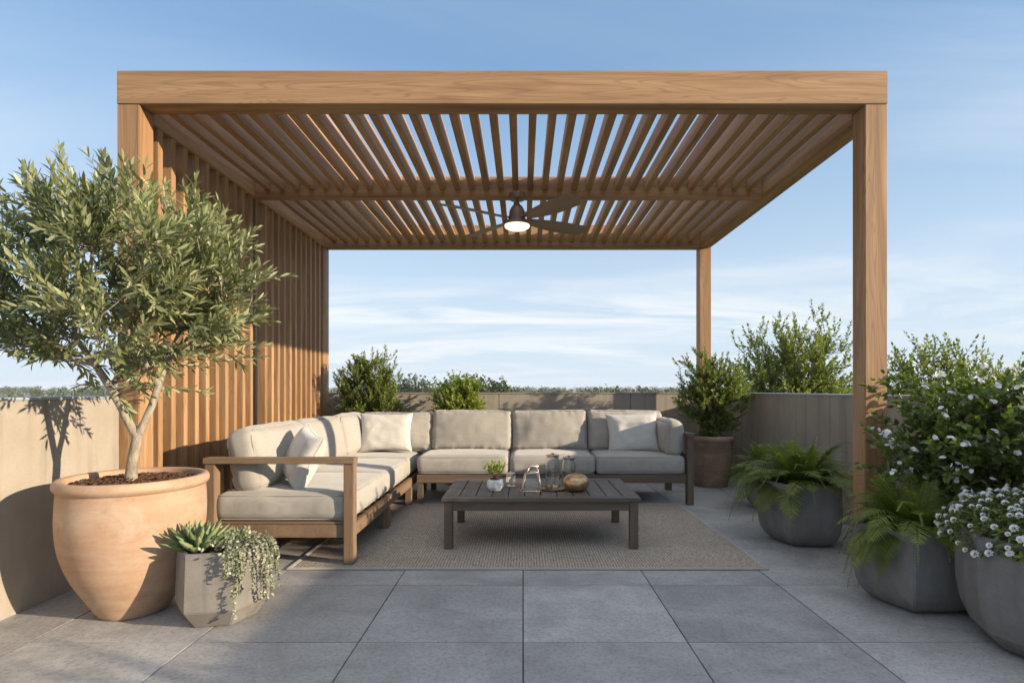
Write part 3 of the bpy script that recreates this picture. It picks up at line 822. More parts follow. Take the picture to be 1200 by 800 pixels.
def twigs(nodes, parents, tips, mb, per=4, length=(.12, .22), nleaf=12, leaf=(.045, .065), width=.2, up=.35, spread=.6, opp=True, center=None, r=.0016, ang=.75, bend=.12, along=3):
    """leafy shoots growing from each tip (and from the last nodes before it)"""
    P = []; D = []; NN = []; LL = []; WW = []; RR = []
    for t in tips:
        base = t
        chain = [t]
        for _ in range(along):
            if parents[chain[-1]] > 0: chain.append(parents[chain[-1]])
        pd = nodes[t] - nodes[parents[t]]; pd = pd / max(1e-6, np.linalg.norm(pd))
        tone = RNG.normal(0, .16)
        for k in range(per):
            st = nodes[chain[k % len(chain)]] if k else nodes[t]
            d = pd * .7 + RNG.normal(0, spread * (1 if k else .4), 3) + np.array([0, 0, up])
            if center is not None:
                o_ = st - center; d = d + o_ / max(1e-6, np.linalg.norm(o_)) * .6
            d = d / np.linalg.norm(d); Lg = RNG.uniform(*length)
            n = 6; pts = [st]; dd = d.copy(); bendv = RNG.normal(0, bend, 3) + np.array([0, 0, bend * .4])
            for i in range(n):
                dd = dd + bendv / n * 2; dd /= np.linalg.norm(dd); pts.append(pts[-1] + dd * Lg / n)
            mb.tube(pts, [r * (1.2 - .8 * i / n) for i in range(n + 1)], 3, True, False)
            rot = RNG.uniform(0, PI)
            for i in range(nleaf):
                f_ = (i // 2 * 2 if opp else i) / max(1, nleaf - 1); f_ = .12 + .88 * f_
                x = min(f_ * n, n - 1e-3); a = int(x); q = pts[a] + (pts[a + 1] - pts[a]) * (x - a)
                tn = pts[a + 1] - pts[a]; tn = tn / np.linalg.norm(tn)
                u = np.cross(tn, [.3, .2, 1]); u /= max(1e-6, np.linalg.norm(u)); w = np.cross(tn, u)
                az = rot + (i % 2) * PI + (i // 2) * 1.57 if opp else rot + i * 2.4
                out = u * math.cos(az) + w * math.sin(az)
                aa = ang * (1 - .35 * f_) + RNG.normal(0, .15)
                ld = tn * math.cos(aa) + out * math.sin(aa)
                P.append(q); D.append(ld); NN.append(np.array([0, 0, 1.]) * .5 + tn * .6 - out * .3 + RNG.normal(0, .35, 3))
                l_ = RNG.uniform(*leaf) * (1 - .3 * abs(f_ - .45)); LL.append(l_); WW.append(l_ * width * RNG.uniform(.85, 1.15))
                RR.append(min(1, max(0, .30 + .35 * f_ * RNG.random() + tone + RNG.normal(0, .14))))
            P.append(pts[-1]); D.append(dd); NN.append(RNG.normal(0, 1, 3)); LL.append(leaf[0]); WW.append(leaf[0] * width); RR.append(.7)
    return map(np.array, (P, D, NN, LL, WW, RR))

def ellipsoid(n, c, rad, inner=.45, seed=0, lump=.25, fn=None):
    g = np.random.default_rng(seed); out = []
    while len(out) < n:
        v = g.normal(0, 1, 3); v /= np.linalg.norm(v)
        R_ = 1 + lump * noise.noise(Vector(v * 1.9) + Vector((seed * 3.7, 1.1, 2.2))) * 2
        rr = (inner + (1 - inner) * g.random() ** .6) * R_
        q = np.array(c) + v * rr * np.array(rad)
        if fn is None or fn(q): out.append(q)
    return np.array(out)

def local(o, root): o.location = (-root.location.x, -root.location.y, -root.location.z); return o

# ------------------------------------------------------------------ olive tree in terracotta pot
ot = tag(empty('potted_olive_tree', (-2.035, 2.95, 0)), 'olive tree in a large pale terracotta pot, left foreground', 'potted tree')
def smooth_prof(pr, k=4):
    out = []
    for i in range(len(pr) - 1):
        p0, p1, p2, p3 = pr[max(0, i - 1)], pr[i], pr[i + 1], pr[min(len(pr) - 1, i + 2)]
        for t in range(k):
            t /= k
            out.append(tuple(.5 * (2 * b_ + (c_ - a_) * t + (2 * a_ - 5 * b_ + 4 * c_ - d_) * t * t + (3 * b_ - a_ - 3 * c_ + d_) * t ** 3) for a_, b_, c_, d_ in zip(p0, p1, p2, p3)))
    return out + [pr[-1]]
s = MB(); s.lathe([(.001, 0)] + smooth_prof([(.160, 0), (.175, .012), (.222, .09), (.285, .2), (.333, .33), (.352, .45), (.353, .56), (.349, .625), (.347, .64), (.356, .648), (.366, .665), (.363, .688), (.350, .700),
                   (.330, .699), (.318, .69), (.313, .66), (.318, .60)]) + [(.001, .60)], 96, wob=.012)
s.v = [(x * .935, y * .935, z) for x, y, z in s.v]; s.build('pot', M_TERRA, ot)
s = MB(); vs = []; fs = []; nr = 14; na = 60
for j in range(nr + 1):
    for k in range(na):
        a = 2 * PI * k / na; rr = .297 * j / nr
        vs.append((rr * math.cos(a), rr * math.sin(a), .655 + .022 * (1 - (j / nr) ** 2) + (.012 * noise.noise((rr * math.cos(a) * 22, rr * math.sin(a) * 22, 0)))))
for j in range(nr):
    for k in range(na): fs.append((j * na + k, (j + 1) * na + k, (j + 1) * na + (k + 1) % na, j * na + (k + 1) % na))
s.add(vs, fs, False)
for k in range(420):
    a = random.uniform(0, 2 * PI); rr = .285 * math.sqrt(random.random()); z = .668 + .02 * (1 - (rr / .297) ** 2)
    M = Matrix.Translation((rr * math.cos(a), rr * math.sin(a), z)) @ Euler((random.uniform(-.5, .5), random.uniform(-.5, .5), random.uniform(0, 6))).to_matrix().to_4x4()
    lx, ly = random.uniform(.006, .018), random.uniform(.003, .007); s.box(-lx, lx, -ly, ly, -.002, .003, 0, M)
s.build('bark_mulch', M_SOIL, ot)
nodes = [(-2.05, 2.95, .64), (-2.052, 2.948, .70), (-2.045, 2.95, .78), (-2.03, 2.95, .85), (-2.02, 2.95, .905)]
par = [-1, 0, 1, 2, 3]
def limb(start, pts):
    pr = start
    for q in pts: nodes.append(q); par.append(pr); pr = len(nodes) - 1
    return pr
a1 = limb(4, [(-2.055, 2.94, .97), (-2.09, 2.93, 1.06), (-2.14, 2.92, 1.16), (-2.22, 2.92, 1.28), (-2.31, 2.90, 1.42)])
a2 = limb(4, [(-1.985, 2.955, .98), (-1.955, 2.97, 1.07), (-1.93, 2.98, 1.17), (-1.90, 3.0, 1.3), (-1.85, 3.02, 1.44)])
limb(a1 - 2, [(-2.14, 3.02, 1.26), (-2.11, 3.09, 1.4), (-2.08, 3.12, 1.56)])
limb(a2 - 2, [(-1.93, 2.88, 1.28), (-1.95, 2.80, 1.42), (-1.97, 2.74, 1.58)])
limb(a2 - 1, [(-1.80, 3.0, 1.36), (-1.7, 3.0, 1.46)])
limb(a1 - 1, [(-2.30, 2.9, 1.30), (-2.42, 2.88, 1.38)])
def olive_fn(q):
    x, y, z = q
    top = 2.25 - .30 * max(0, (x + 2.25)) - .9 * max(0, x + 1.75)
    bot = 1.29 + .10 * abs(x + 2.05)
    return z < top and z > bot and x < -1.45
tg = ellipsoid(320, (-2.09, 2.93, 1.72), (.76, .52, .64), .32, 3, .25, olive_fn)
nd, pr, tips = grow(nodes, par, tg, .06, .35, .012)
R_, kids = radii(nd, pr, .0022, 2.15)
R_ = np.array(R_); sc = .027 / R_[1]; R_ = np.where(R_ > .004, R_ * np.clip(sc * (R_ / R_[1]) ** .0, .5, 1.4), R_)
for i in (4, 3, 2): R_[i] = .026
R_[1] = .029; R_[0] = .036
mb = MB(); branch_mesh(nd, pr, R_, kids, mb, 10)
local(mb.build('trunk', M_BARK, ot), ot)
mb = MB()
P, D, NN, LL, WW, RR = twigs(nd, pr, tips, mb, per=3, length=(.12, .23), nleaf=12, leaf=(.055, .088), width=.25, up=.35, spread=.55, center=np.array((-2.08, 2.95, 1.55)))
local(mb.build('twigs', M_TWIG, ot), ot)
V, F, A = leaves(P, D, NN, LL, WW, .18, .10, 'lance', RR); local(mesh_np('foliage', V, F, L_OLIVE, ot, A), ot)
print('olive leaves', len(P))

# ------------------------------------------------------------------ generic shrubs
def shrub(name, label, cat, base, crown_c, rad, n, leafm, leaf, width, per=3, nleaf=10, length=(.08, .16), pot=None, group=None, seed=0, shape='ovate', up=.5, spread=.5,
          stem_r=.0014, fn=None, fan=5, small=False, potm=None, lump=.25, ang=.8, r0=.0016):
    root = tag(empty(name, base), label, cat, group)
    if pot: pot(root)
    z0 = base[2]
    b = np.array(base, float); c = np.array(crown_c, float)
    ns_ = [b + [0, 0, .0]]; pa = [-1]
    gz = .05
    if pot: ns_[0] = b + [0, 0, pot.soil]
    ns_.append(ns_[0] + [0, 0, .04]); pa.append(0)
    g = np.random.default_rng(seed)
    for k in range(fan):
        a = 2 * PI * k / fan + g.random(); e = g.uniform(.25, .6)
        d = np.array([math.cos(a) * e * rad[0], math.sin(a) * e * rad[1], 0]); top = c + d * .8 - [0, 0, rad[2] * .35]
        st = ns_[1]; p_ = 1
        for q in (.33, .66, 1.0):
            ns_.append(st + (top - st) * q + g.normal(0, .01, 3)); pa.append(p_); p_ = len(ns_) - 1
    tg = ellipsoid(n, c, rad, .3, seed, lump, fn)
    nd, pr, tips = grow(ns_, pa, tg, max(.05, rad[0] * .12), .25, .01)
    R_, kids = radii(nd, pr, r0, 2.2)
    mb = MB(); branch_mesh(nd, pr, R_, kids, mb, 6)
    P, D, NN, LL, WW, RR = twigs(nd, pr, tips, mb, per=per, length=length, nleaf=nleaf, leaf=leaf, width=width, up=up, spread=spread, r=stem_r, center=c - [0, 0, rad[2] * .5], ang=ang)
    local(mb.build('stems', M_TWIG, root), root)
    if small: V, F, A = leaves_small(P, D, NN, LL, WW); A = np.repeat(RR, 4)
    else: V, F, A = leaves(P, D, NN, LL, WW, .2, .12, shape, RR)
    local(mesh_np('foliage', V, F, leafm, root, A), root)
    print(name, 'leaves', len(P))
    return root, P

def round_pot(R, H, m, name='pot'):
    def mk(root):
        s = MB(); s.lathe([(.001, 0), (R * .70, 0), (R * .74, .01), (R * .86, H * .3), (R * .95, H * .65), (R * .95, H * .88), (R * 1.0, H * .9), (R * 1.03, H * .95), (R * 1.0, H), (R * .9, H), (R * .88, H * .93), (R * .88, H * .9)], 56, wob=.01)
        s.build(name, m, root)
        s = MB(); s.lathe([(.001, H * .915), (R * .4, H * .91), (R * .885, H * .90)], 30, wob=.05); s.build('soil', M_SOIL, root)
    mk.soil = H * .9; return mk
def hex_pot(R, H, m, rot, n=6, base=.62, top=.90, mid=.45, bev=.006, straight=False):
    def mk(root):
        prof = [(base, 0), (base + (1 - base) * .38, .05), (base + (1 - base) * .70, .14), (base + (1 - base) * .90, .26), (.99, .40), (1.0, .55), (top, 1.0), (top - .10, 1.0), (top - .12, .9)]
        rs = [facet_ring(n, R * r_, H * z_, rot) for r_, z_ in prof]
        if straight:
            rs = [facet_ring(n, R * base, 0, rot), facet_ring(n, R, H * .24, rot), facet_ring(n, R * top, H, rot), facet_ring(n, R * (top - .11), H, rot), facet_ring(n, R * (top - .13), H * .9, rot)]
        vs, fs = loft(rs, True, True)
        bm = bmesh.new(); bv = [bm.verts.new(v) for v in vs]
        for f_ in fs: bm.faces.new([bv[i] for i in f_])
        bm.normal_update()
        bmesh.ops.bevel(bm, geom=bm.edges[:], offset=bev, segments=3, affect='EDGES', clamp_overlap=True)
        mb = MB(); mb.addbm(bm, True); mb.build('planter_body', m, root, auto=24)
        s = MB(); v2, f2 = loft([facet_ring(n, R * (top - .125), H * .88, rot), facet_ring(n, R * .3, H * .905, rot)], False, True); s.add(v2, f2); s.build('soil', M_SOIL, root)
    mk.soil = H * .88; return mk

shrub('potted_shrub', 'round green shrub in an aged terracotta pot by the rear right post', 'potted shrub', (2.25, 6.75, 0), (2.27, 6.76, 1.08), (.38, .30, .46), 300, L_BUSH, (.03, .05), .38,
      per=4, nleaf=12, pot=round_pot(.262, .60, M_TERRA2), seed=4, shape='ovate', up=.7)
shrub('potted_shrub', 'upright dark green shrub behind the sofa corner, next to the screen', 'potted shrub', (-1.93, 6.95, 0), (-1.93, 6.98, 1.06), (.40, .30, .50), 320, L_BUSH, (.035, .058), .34,
      per=4, nleaf=12, pot=round_pot(.25, .52, M_TERRA2), seed=9, shape='lance', up=.9)
shrub('potted_shrub', 'smaller lime green shrub behind the long sofa, against the back wall', 'potted shrub', (-.80, 6.97, 0), (-.80, 6.99, .94), (.30, .26, .33), 190, L_LIME, (.035, .055), .55,
      per=4, nleaf=9, pot=round_pot(.22, .48, M_TERRA2), seed=14, shape='ovate', up=.6)

# ------------------------------------------------------------------ ferns
def fern(root, z0, n=46, length=(.42, .62), seed=0, droop=1.0, P0=(0, 0)):
    g = np.random.default_rng(seed); P = []; D = []; NN = []; LL = []; WW = []; RR = []; mb = MB()
    for k in range(n):
        az = 2 * PI * k / n * 2.618 + g.normal(0, .2); ring = (k / n)
        el = math.radians(82 - 62 * ring + g.normal(0, 6)); Lf = g.uniform(*length) * (.8 + .25 * ring)
        d = np.array([math.cos(az) * math.cos(el), math.sin(az) * math.cos(el), math.sin(el)])
        p_ = np.array([P0[0] + math.cos(az) * .05, P0[1] + math.sin(az) * .05, z0]); pts = [p_]; m = 22
        sidew = g.normal(0, .25); tone = g.normal(0, .14)
        for i in range(m):
            d = d + np.array([-math.sin(az) * sidew / m, math.cos(az) * sidew / m, -(1.25 + .9 * ring) * droop / m * (.4 + 1.5 * i / m)])
            d /= np.linalg.norm(d); pts.append(pts[-1] + d * Lf / m)
        mb.tube(pts, [.0026 * (1 - .8 * i / m) for i in range(m + 1)], 4, True, False)
        npn = 32
        for i in range(npn):
            f_ = .10 + .9 * i / (npn - 1); x = min(f_ * m, m - 1e-3); a = int(x); q = pts[a] + (pts[a + 1] - pts[a]) * (x - a)
            tn = pts[a + 1] - pts[a]; tn /= np.linalg.norm(tn)
            up_ = np.array([0, 0, 1.]) - tn * tn[2]
            if np.linalg.norm(up_) < .2: up_ = np.array([math.cos(az), math.sin(az), 0]) * -1.0
            up_ /= np.linalg.norm(up_); sd = np.cross(tn, up_)
            w = Lf * .175 * (math.sin(min(1, f_ * 1.15 + .08) * PI) ** .6 + .05) * (1.0 if f_ < .8 else 1)
            for s_ in (-1, 1):
                P.append(q); D.append(sd * s_ + tn * (.35 + .5 * f_) + up_ * g.normal(.08, .08)); NN.append(up_ + g.normal(0, .12, 3))
                LL.append(max(.006, w * g.uniform(.88, 1.08))); WW.append(Lf / npn * .62); RR.append(min(1, max(0, .42 + tone + .3 * (f_ - .5) + g.normal(0, .08))))
    V, F, A = leaves(P, D, NN, LL, WW, .12, .28, 'pinna', RR)
    mesh_np('fronds', V, F, L_FERN, root, A); mb.build('frond_stalks', L_FERN, root)
def fern_pot(loc, label, potf, **kw):
    root = tag(empty('potted_fern', loc), label, 'potted fern', 'ferns in grey planters')
    potf(root); fern(root, potf.soil + .01, **kw); return root
fern_pot((2.11, 4.27, 0), 'lush fern in a faceted grey planter, middle one of the three', hex_pot(.312, .46, M_PLANTER2, math.radians(-130), 5, .58, .98, .58), n=105, length=(.42, .62), seed=1)
fern_pot((2.40, 5.50, 0), 'fern in the grey planter farthest back, half hidden by the next fern', hex_pot(.23, .34, M_PLANTER, math.radians(-100), 6, .6, .93, .5), n=70, length=(.40, .52), seed=2)
fern_pot((2.12, 3.05, 0), 'fern in a grey planter in front of the right post, nearest of the three', hex_pot(.298, .42, M_PLANTER2, math.radians(-125), 5, .60, 1.0, .55), n=95, length=(.38, .54), seed=3, droop=1.25)

# ------------------------------------------------------------------ flowers
def flower_cluster(P, D, NN, LL, WW, RR, c, n, R, petal, g):
    for k in range(n):
        v = g.normal(0, 1, 3); v[2] = abs(v[2]) + .2; v[1] -= .3; v /= np.linalg.norm(v); q = c + v * R
        u = np.cross(v, [.3, .5, .9]); u /= np.linalg.norm(u); w = np.cross(v, u); a0 = g.random() * 6
        for i in range(5):
            a = a0 + i * 2 * PI / 5; out = u * math.cos(a) + w * math.sin(a)
            P.append(q); D.append(out + v * .25); NN.append(v); LL.append(petal * g.uniform(.85, 1.1)); WW.append(petal * .8); RR.append(g.random())
def jas_fn(q): return not (q[2] < 1.18 and q[0] > 2.66) and not (2.15 < q[0] < 2.42 and q[1] > 3.5)
root, LP = shrub('flowering_shrub', 'big dark leaved shrub with small white blossoms spilling over the right wall', 'shrub', (2.48, 3.36, 0), (2.62, 3.20, .83), (.47, .42, .34), 190, L_JAS, (.04, .065), .55,
      per=3, nleaf=9, length=(.09, .26), pot=hex_pot(.2, .42, M_PLANTER2, .2), seed=21, shape='ovate', up=.3, spread=.7, fn=jas_fn, lump=.4)
g = np.random.default_rng(5); P = []; D = []; NN = []; LL = []; WW = []; RR = []
cand = LP[(LP[:, 1] < 3.3)]
c0 = np.array((2.62, 3.20, .83))
sc_ = ((cand - c0) / np.array((.47, .42, .34))); cand = cand[np.linalg.norm(sc_, axis=1) > .92]
for k in g.choice(len(cand), 115, replace=False):
    q = cand[k] + np.array([0, -.03, .015]); flower_cluster(P, D, NN, LL, WW, RR, q, g.integers(2, 6), .020, .0145, g)
V, F, A = leaves(P, D, NN, LL, WW, .1, -.1, 'round', RR); o = mesh_np('blossoms', V, F, L_PETAL, root, A); local(o, root); o['kind'] = 'stuff'

wf = tag(empty('potted_flowers', (2.37, 2.47, 0)), 'mound of small white flowers in a rounded grey planter, right foreground', 'potted flowers')
s = MB(); s.lathe([(.001, 0), (.235, 0), (.27, .02), (.325, .08), (.36, .16), (.378, .26), (.382, .38), (.380, .49), (.370, .505), (.34, .505), (.332, .49), (.332, .46)], 10, smooth=True)
o = s.build('planter_body', M_PLANTER2, wf, auto=18); md = o.modifiers.new('bevel', 'BEVEL'); md.width = .02; md.segments = 3
s = MB(); s.lathe([(.001, .50), (.2, .49), (.325, .47)], 24, wob=.05); s.build('soil', M_SOIL, wf)
g = np.random.default_rng(8); P = []; D = []; NN = []; LL = []; WW = []; RR = []; mb = MB(); heads = []
for k in range(620):
    v = g.normal(0, 1, 3); v[2] = abs(v[2]); v /= np.linalg.norm(v)
    top = np.array([v[0] * .43, v[1] * .43, .49 + v[2] * .19]) * np.array([1, 1, 1]) + g.normal(0, .012, 3)
    if v[2] < .25: top[2] -= .07 * g.random()
    st = np.array([v[0] * .2, v[1] * .2, .47]); pts = [st, (st + top) / 2 + [0, 0, .03], top]
    mb.tube(pts, [.002, .0016, .0012], 3, True, False)
    if k < 340: heads.append((top, v))
    for i in range(13):
        f_ = g.uniform(.45, 1.0); q = st + (top - st) * f_ + np.array([0, 0, .03 * math.sin(f_ * PI)]) - np.array([0, 0, .012]); d = g.normal(0, 1, 3) + v * .8
        P.append(q); D.append(d); NN.append(v + g.normal(0, .5, 3)); LL.append(g.uniform(.025, .042)); WW.append(g.uniform(.009, .014)); RR.append(g.uniform(.1, .8))
mb.build('stems', M_TWIG, wf)
V, F, A = leaves(P, D, NN, LL, WW, .2, .1, 'ovate', RR); mesh_np('foliage', V, F, L_JAS, wf, A)
P = []; D = []; NN = []; LL = []; WW = []; RR = []
for (t_, v) in heads:
    v = v + np.array([0, -.12, .35]); v /= np.linalg.norm(v); c = t_ + v * .008
    u = np.cross(v, [.3, .5, .9]); u /= np.linalg.norm(u); w = np.cross(v, u); hs = g.uniform(.55, .9)
    for i in range(26):
        rr = math.sqrt(i / 26); a = i * 2.4; out = u * math.cos(a) + w * math.sin(a)
        q = c + out * .011 * rr * hs + v * .012 * (1 - rr * rr) * hs
        P.append(q); D.append(out * (.3 + rr) + v * (1.15 - rr)); NN.append(v - out * .4); LL.append(.0105 * hs); WW.append(.0085 * hs); RR.append(g.random())
V, F, A = leaves(P, D, NN, LL, WW, .1, -.1, 'round', RR); o = mesh_np('blossoms', V, F, L_PETAL, wf, A); o['kind'] = 'stuff'

# ------------------------------------------------------------------ succulent planter
su = tag(empty('potted_succulent', (-1.53, 2.87, 0)), 'small faceted grey planter with a spiky succulent and a trailing plant', 'potted succulent')
pf = hex_pot(.225, .365, M_PLANTER, math.radians(-50), 6, .72, .96, .42, .004, True); pf(su)
def rosette(root, c, n, L0, m, seed):
    g = np.random.default_rng(seed); mb = MB()
    for k in range(n):
        f_ = k / n; az = k * 2.4; el = math.radians(84 - 72 * f_); Lf = L0 * (.55 + .45 * f_ ** .5) * g.uniform(.9, 1.08); W = Lf * .24
        d = np.array([math.cos(az) * math.cos(el), math.sin(az) * math.cos(el), math.sin(el)]); sd = np.array([-math.sin(az), math.cos(az), 0]); nu = np.cross(sd, d) * -1
        if nu[2] < 0: nu = -nu
        st = np.array(c) + np.array([math.cos(az), math.sin(az), 0]) * .012; vs = []; prof = [(0, .5), (.25, .9), (.5, 1.0), (.72, .8), (.9, .38), (1, .03)]
        for t_, w in prof:
            cpt = st + d * Lf * t_ + np.array([0, 0, 1]) * (.10 * Lf * t_ * t_)
            hw = W / 2 * w; vs += [cpt - sd * hw + nu * hw * .55, cpt + nu * .0, cpt + sd * hw + nu * hw * .55, cpt - nu * hw * .55 - nu * .002]
        fs = []
        for j in range(len(prof) - 1):
            for q in range(4): a = j * 4 + q; b = j * 4 + (q + 1) % 4; fs.append((a, b, b + 4, a + 4))
        mb.add(vs, fs, True)
    o = mb.build('rosette', m, root); a = o.data.attributes.new('rnd', 'FLOAT', 'POINT')
    a.data.foreach_set('value', np.repeat(np.clip(g.normal(.5, .22, n), 0, 1), 24).astype(np.float32)); return o
rosette(su, (-.095, -.06, .345), 46, .178, L_SUCC, 3)
rosette(su, (.035, .06, .345), 30, .10, L_SUCC, 6)
g = np.random.default_rng(12); P = []; D = []; NN = []; LL = []; WW = []; RR = []; mb = MB()
for k in range(30):
    az = g.uniform(-1.15, .55) ; st = np.array([.07 + g.normal(0, .035), g.normal(-.02, .05), .345])
    edge = np.array([math.cos(az) * .225, math.sin(az) * .225, .375 + g.uniform(0, .02)]); Lh = g.uniform(.08, .33) if k % 3 else g.uniform(.02, .1)
    pts = [st, (st + edge) / 2 + [0, 0, .035], edge]
    p_ = edge.copy(); n = int(Lh / .02) + 1
    for i in range(n):
        out = .012 * math.exp(-i * .6); p_ = p_ + np.array([math.cos(az) * out + g.normal(0, .0025), math.sin(az) * out + g.normal(0, .0025), -.02]); pts.append(p_.copy())
    mb.tube(pts, .0013, 4, True, False)
    tot = len(pts) - 1
    for i in range(tot * 5):
        x = i / 5; a = int(x); q = pts[a] + (pts[a + 1] - pts[a]) * (x - a)
        P.append(q); D.append(g.normal(0, 1, 3) * [1, 1, .4] + [0, 0, -.35]); NN.append(g.normal(0, 1, 3) + [.4, -.4, .4]); l_ = g.uniform(.011, .019); LL.append(l_); WW.append(l_ * .72); RR.append(g.random())
for k in range(260):
    q = np.array([.05 + g.normal(0, .07), g.normal(-.01, .075), .375 + abs(g.normal(0, .022))]); P.append(q); D.append(g.normal(0, 1, 3) + [0, 0, .5]); NN.append(g.normal(0, 1, 3)); l_ = g.uniform(.014, .024); LL.append(l_); WW.append(l_ * .6); RR.append(g.random())
V, F, A = leaves(P, D, NN, LL, WW, .15, .1, 'ovate', RR); mesh_np('trailing_leaves', V, F, L_STR, su, A); mb.build('trailing_stems', M_TWIG, su)

# ------------------------------------------------------------------ trees beyond the wall
def tree(label, base, crown_c, rad, n, seed, leafm=L_TREE, leaf=(.05, .08), per=3, nleaf=9, small=True, length=(.2, .38), trunk_m=M_TWIG, name='tree', width=.5):
    root = tag(empty(name, base), label, 'tree', 'trees beyond the parapet')
    b = np.array(base, float); c = np.array(crown_c, float); g = np.random.default_rng(seed)
    ns_ = [b, b + (c - b) * .3 + g.normal(0, .06, 3), b + (c - b) * .55 + g.normal(0, .06, 3)]; pa = [-1, 0, 1]
    for k in range(6):
        a = 2 * PI * k / 6 + g.random(); top = c + np.array([math.cos(a) * rad[0] * .4, math.sin(a) * rad[1] * .4, rad[2] * g.uniform(-.4, .3)]); p_ = 2
        for q in (.3, .6, 1.0): ns_.append(ns_[2] + (top - ns_[2]) * q + g.normal(0, .05, 3)); pa.append(p_); p_ = len(ns_) - 1
    tg = ellipsoid(n, c, rad, .3, seed, .3)
    nd, pr, tips = grow(ns_, pa, tg, .16, .25, .03); R_, kids = radii(nd, pr, .004, 2.3)
    mb = MB(); branch_mesh(nd, pr, R_, kids, mb, 8); local(mb.build('trunk', trunk_m, root), root)
    mb = MB(); P, D, NN, LL, WW, RR = twigs(nd, pr, tips, mb, per=per, length=length, nleaf=nleaf, leaf=leaf, width=width, up=.35, spread=.55, r=.003, center=c - [0, 0, rad[2] * .3])
    local(mb.build('twigs', trunk_m, root), root)
    V, F, A = leaves_small(P, D, NN, LL, WW); A = np.repeat(RR, 4); local(mesh_np('crown', V, F, leafm, root, A), root)
    print('tree', len(P)); return root
tree('airy green tree beyond the wall, seen left of the front right post', (4.6, 9.6, ZG), (4.62, 9.6, .93), (1.05, .9, 1.30), 600, 41, nleaf=12, per=4, leaf=(.055, .085))
tree('light green tree beyond the wall, behind the white flowering shrub', (5.05, 7.2, ZG), (5.42, 7.2, .60), (.88, .8, 1.0), 430, 42, nleaf=12, per=4, leaf=(.05, .075))
tree('dark leaved tree at the right edge, tips reaching over the wall', (5.05, 5.15, ZG), (5.0, 5.1, .75), (.55, .6, .85), 150, 43, L_BUSH, (.06, .09), width=.3)

tree('unseen bushy tree added beyond the right wall to shade the floor', (3.55, .1, ZG), (3.5, .05, .55), (.55, .85, 1.0), 330, 44, L_BUSH, (.07, .10), nleaf=11)  # out-of-view tree, added to cast shade on the lower-left floor

# ------------------------------------------------------------------ far landscape
def far_tree(c, R_, H, n, g, q):
    """leaf clumps of a distant crown; c on the ground"""
    th = g.uniform(0, 2 * PI, n); ph = np.arccos(g.uniform(-1, 1, n)); rr = g.uniform(.55, 1.05, n)
    v = np.stack([np.cos(th) * np.sin(ph), np.sin(th) * np.sin(ph), np.cos(ph)], 1)
    lump = np.array([1 + .35 * noise.noise(Vector(a * 2.1) + Vector((c[0], c[1], 0))) * 2 for a in v])
    P = np.array(c) + [0, 0, H * .58] + v * (rr * lump)[:, None] * np.array([R_, R_, H * .42])
    return P, g.normal(0, 1, (n, 3)), g.normal(0, 1, (n, 3)) + v, np.full(n, q) * g.uniform(.6, 1.3, n)
g = np.random.default_rng(77)
def near_far(label, x, y, R_, H, n, q, cat='tree'):
    root = tag(empty('distant_tree', (x, y, ZG)), label, cat, 'distant trees on the plain')
    P, D, NN, LL = far_tree((x, y, ZG), R_, H, n, g, q); V, F, A = leaves_small(P, D, NN, LL, LL * .8); local(mesh_np('crown', V, F, L_FAR, root, A), root)
    s = MB(); s.tube([(0, 0, 0), (0, 0, H * .3), (.3, 0, H * .6)], [R_ * .09, R_ * .07, R_ * .03], 7); s.build('trunk', M_TWIG, root)
def px(x, Y): return (x - 613) / 660 * Y
near_far('distant round tree, leftmost of those behind the back wall', px(475, 170), 170, 3.6, 10.6, 900, .8)
near_far('distant dark tree just left of the lime green shrub', px(497, 165), 165, 3.8, 10.2, 900, .8)
near_far('distant broad tree right behind the lime green shrub', px(556, 140), 140, 4.6, 10.8, 1300, .8)
near_far('distant low tree, rightmost of the clump right of the lime green shrub', px(585, 145), 145, 4.0, 9.6, 1000, .8)
near_far('distant tree hidden mostly by the lime green shrub', px(528, 150), 150, 3.6, 9.8, 900, .8)
tw = tag(empty('distant_tower', (px(487, 420), 420, ZG)), 'thin distant water tower rising above the far trees', 'tower')
s = MB(); s.lathe([(1.2, 0), (.9, 12), (.9, 14), (1.6, 15), (1.6, 17.5), (.3, 18.5), (.1, 20)], 12, smooth=False); s.build('tower_shaft', M_PLANTER2, tw)
Vs = []; Fs = []; As = []; off = 0
for row, (Y, cnt, H) in enumerate(((300, 90, 7.6), (420, 130, 8.4), (620, 170, 9.6), (950, 220, 11.5), (1500, 240, 15))):
    for k in range(cnt):
        x = (k + g.uniform(-.6, .6)) / cnt * 2.6 * Y - 1.3 * Y; y = Y * g.uniform(.93, 1.08); h = H * g.uniform(.72, 1.06); R_ = h * g.uniform(.4, .75)
        P, D, NN, LL = far_tree((x, y, ZG), R_, h, 90, g, h * .2); V, F, A = leaves_small(P, D, NN, LL, LL * .8)
        Vs.append(V); Fs.append(F + off); As.append(A); off += len(V)
o = mesh_np('treeline', np.concatenate(Vs), np.concatenate(Fs), L_FAR, None, np.concatenate(As)); o['kind'] = 'stuff'; o['label'] = 'hazy line of far woods along the horizon'; o['category'] = 'woods'

s = MB(); s.box(-4300, 4300, -4300, 4300, ZG - 1, 18.5); hzb = s.build('haze', None); hzb['kind'] = 'stuff'
mh = bpy.data.materials.new('haze_air'); mh.use_nodes = True; mh.node_tree.nodes.clear()
ho = mh.node_tree.nodes.new('ShaderNodeOutputMaterial'); hv = mh.node_tree.nodes.new('ShaderNodeVolumePrincipled')
hv.inputs['Color'].default_value = (.86, .91, 1, 1); hv.inputs['Density'].default_value = .0002; hv.inputs['Anisotropy'].default_value = .0
mh.node_tree.links.new(hv.outputs[0], ho.inputs['Volume']); hzb.data.materials.append(mh)

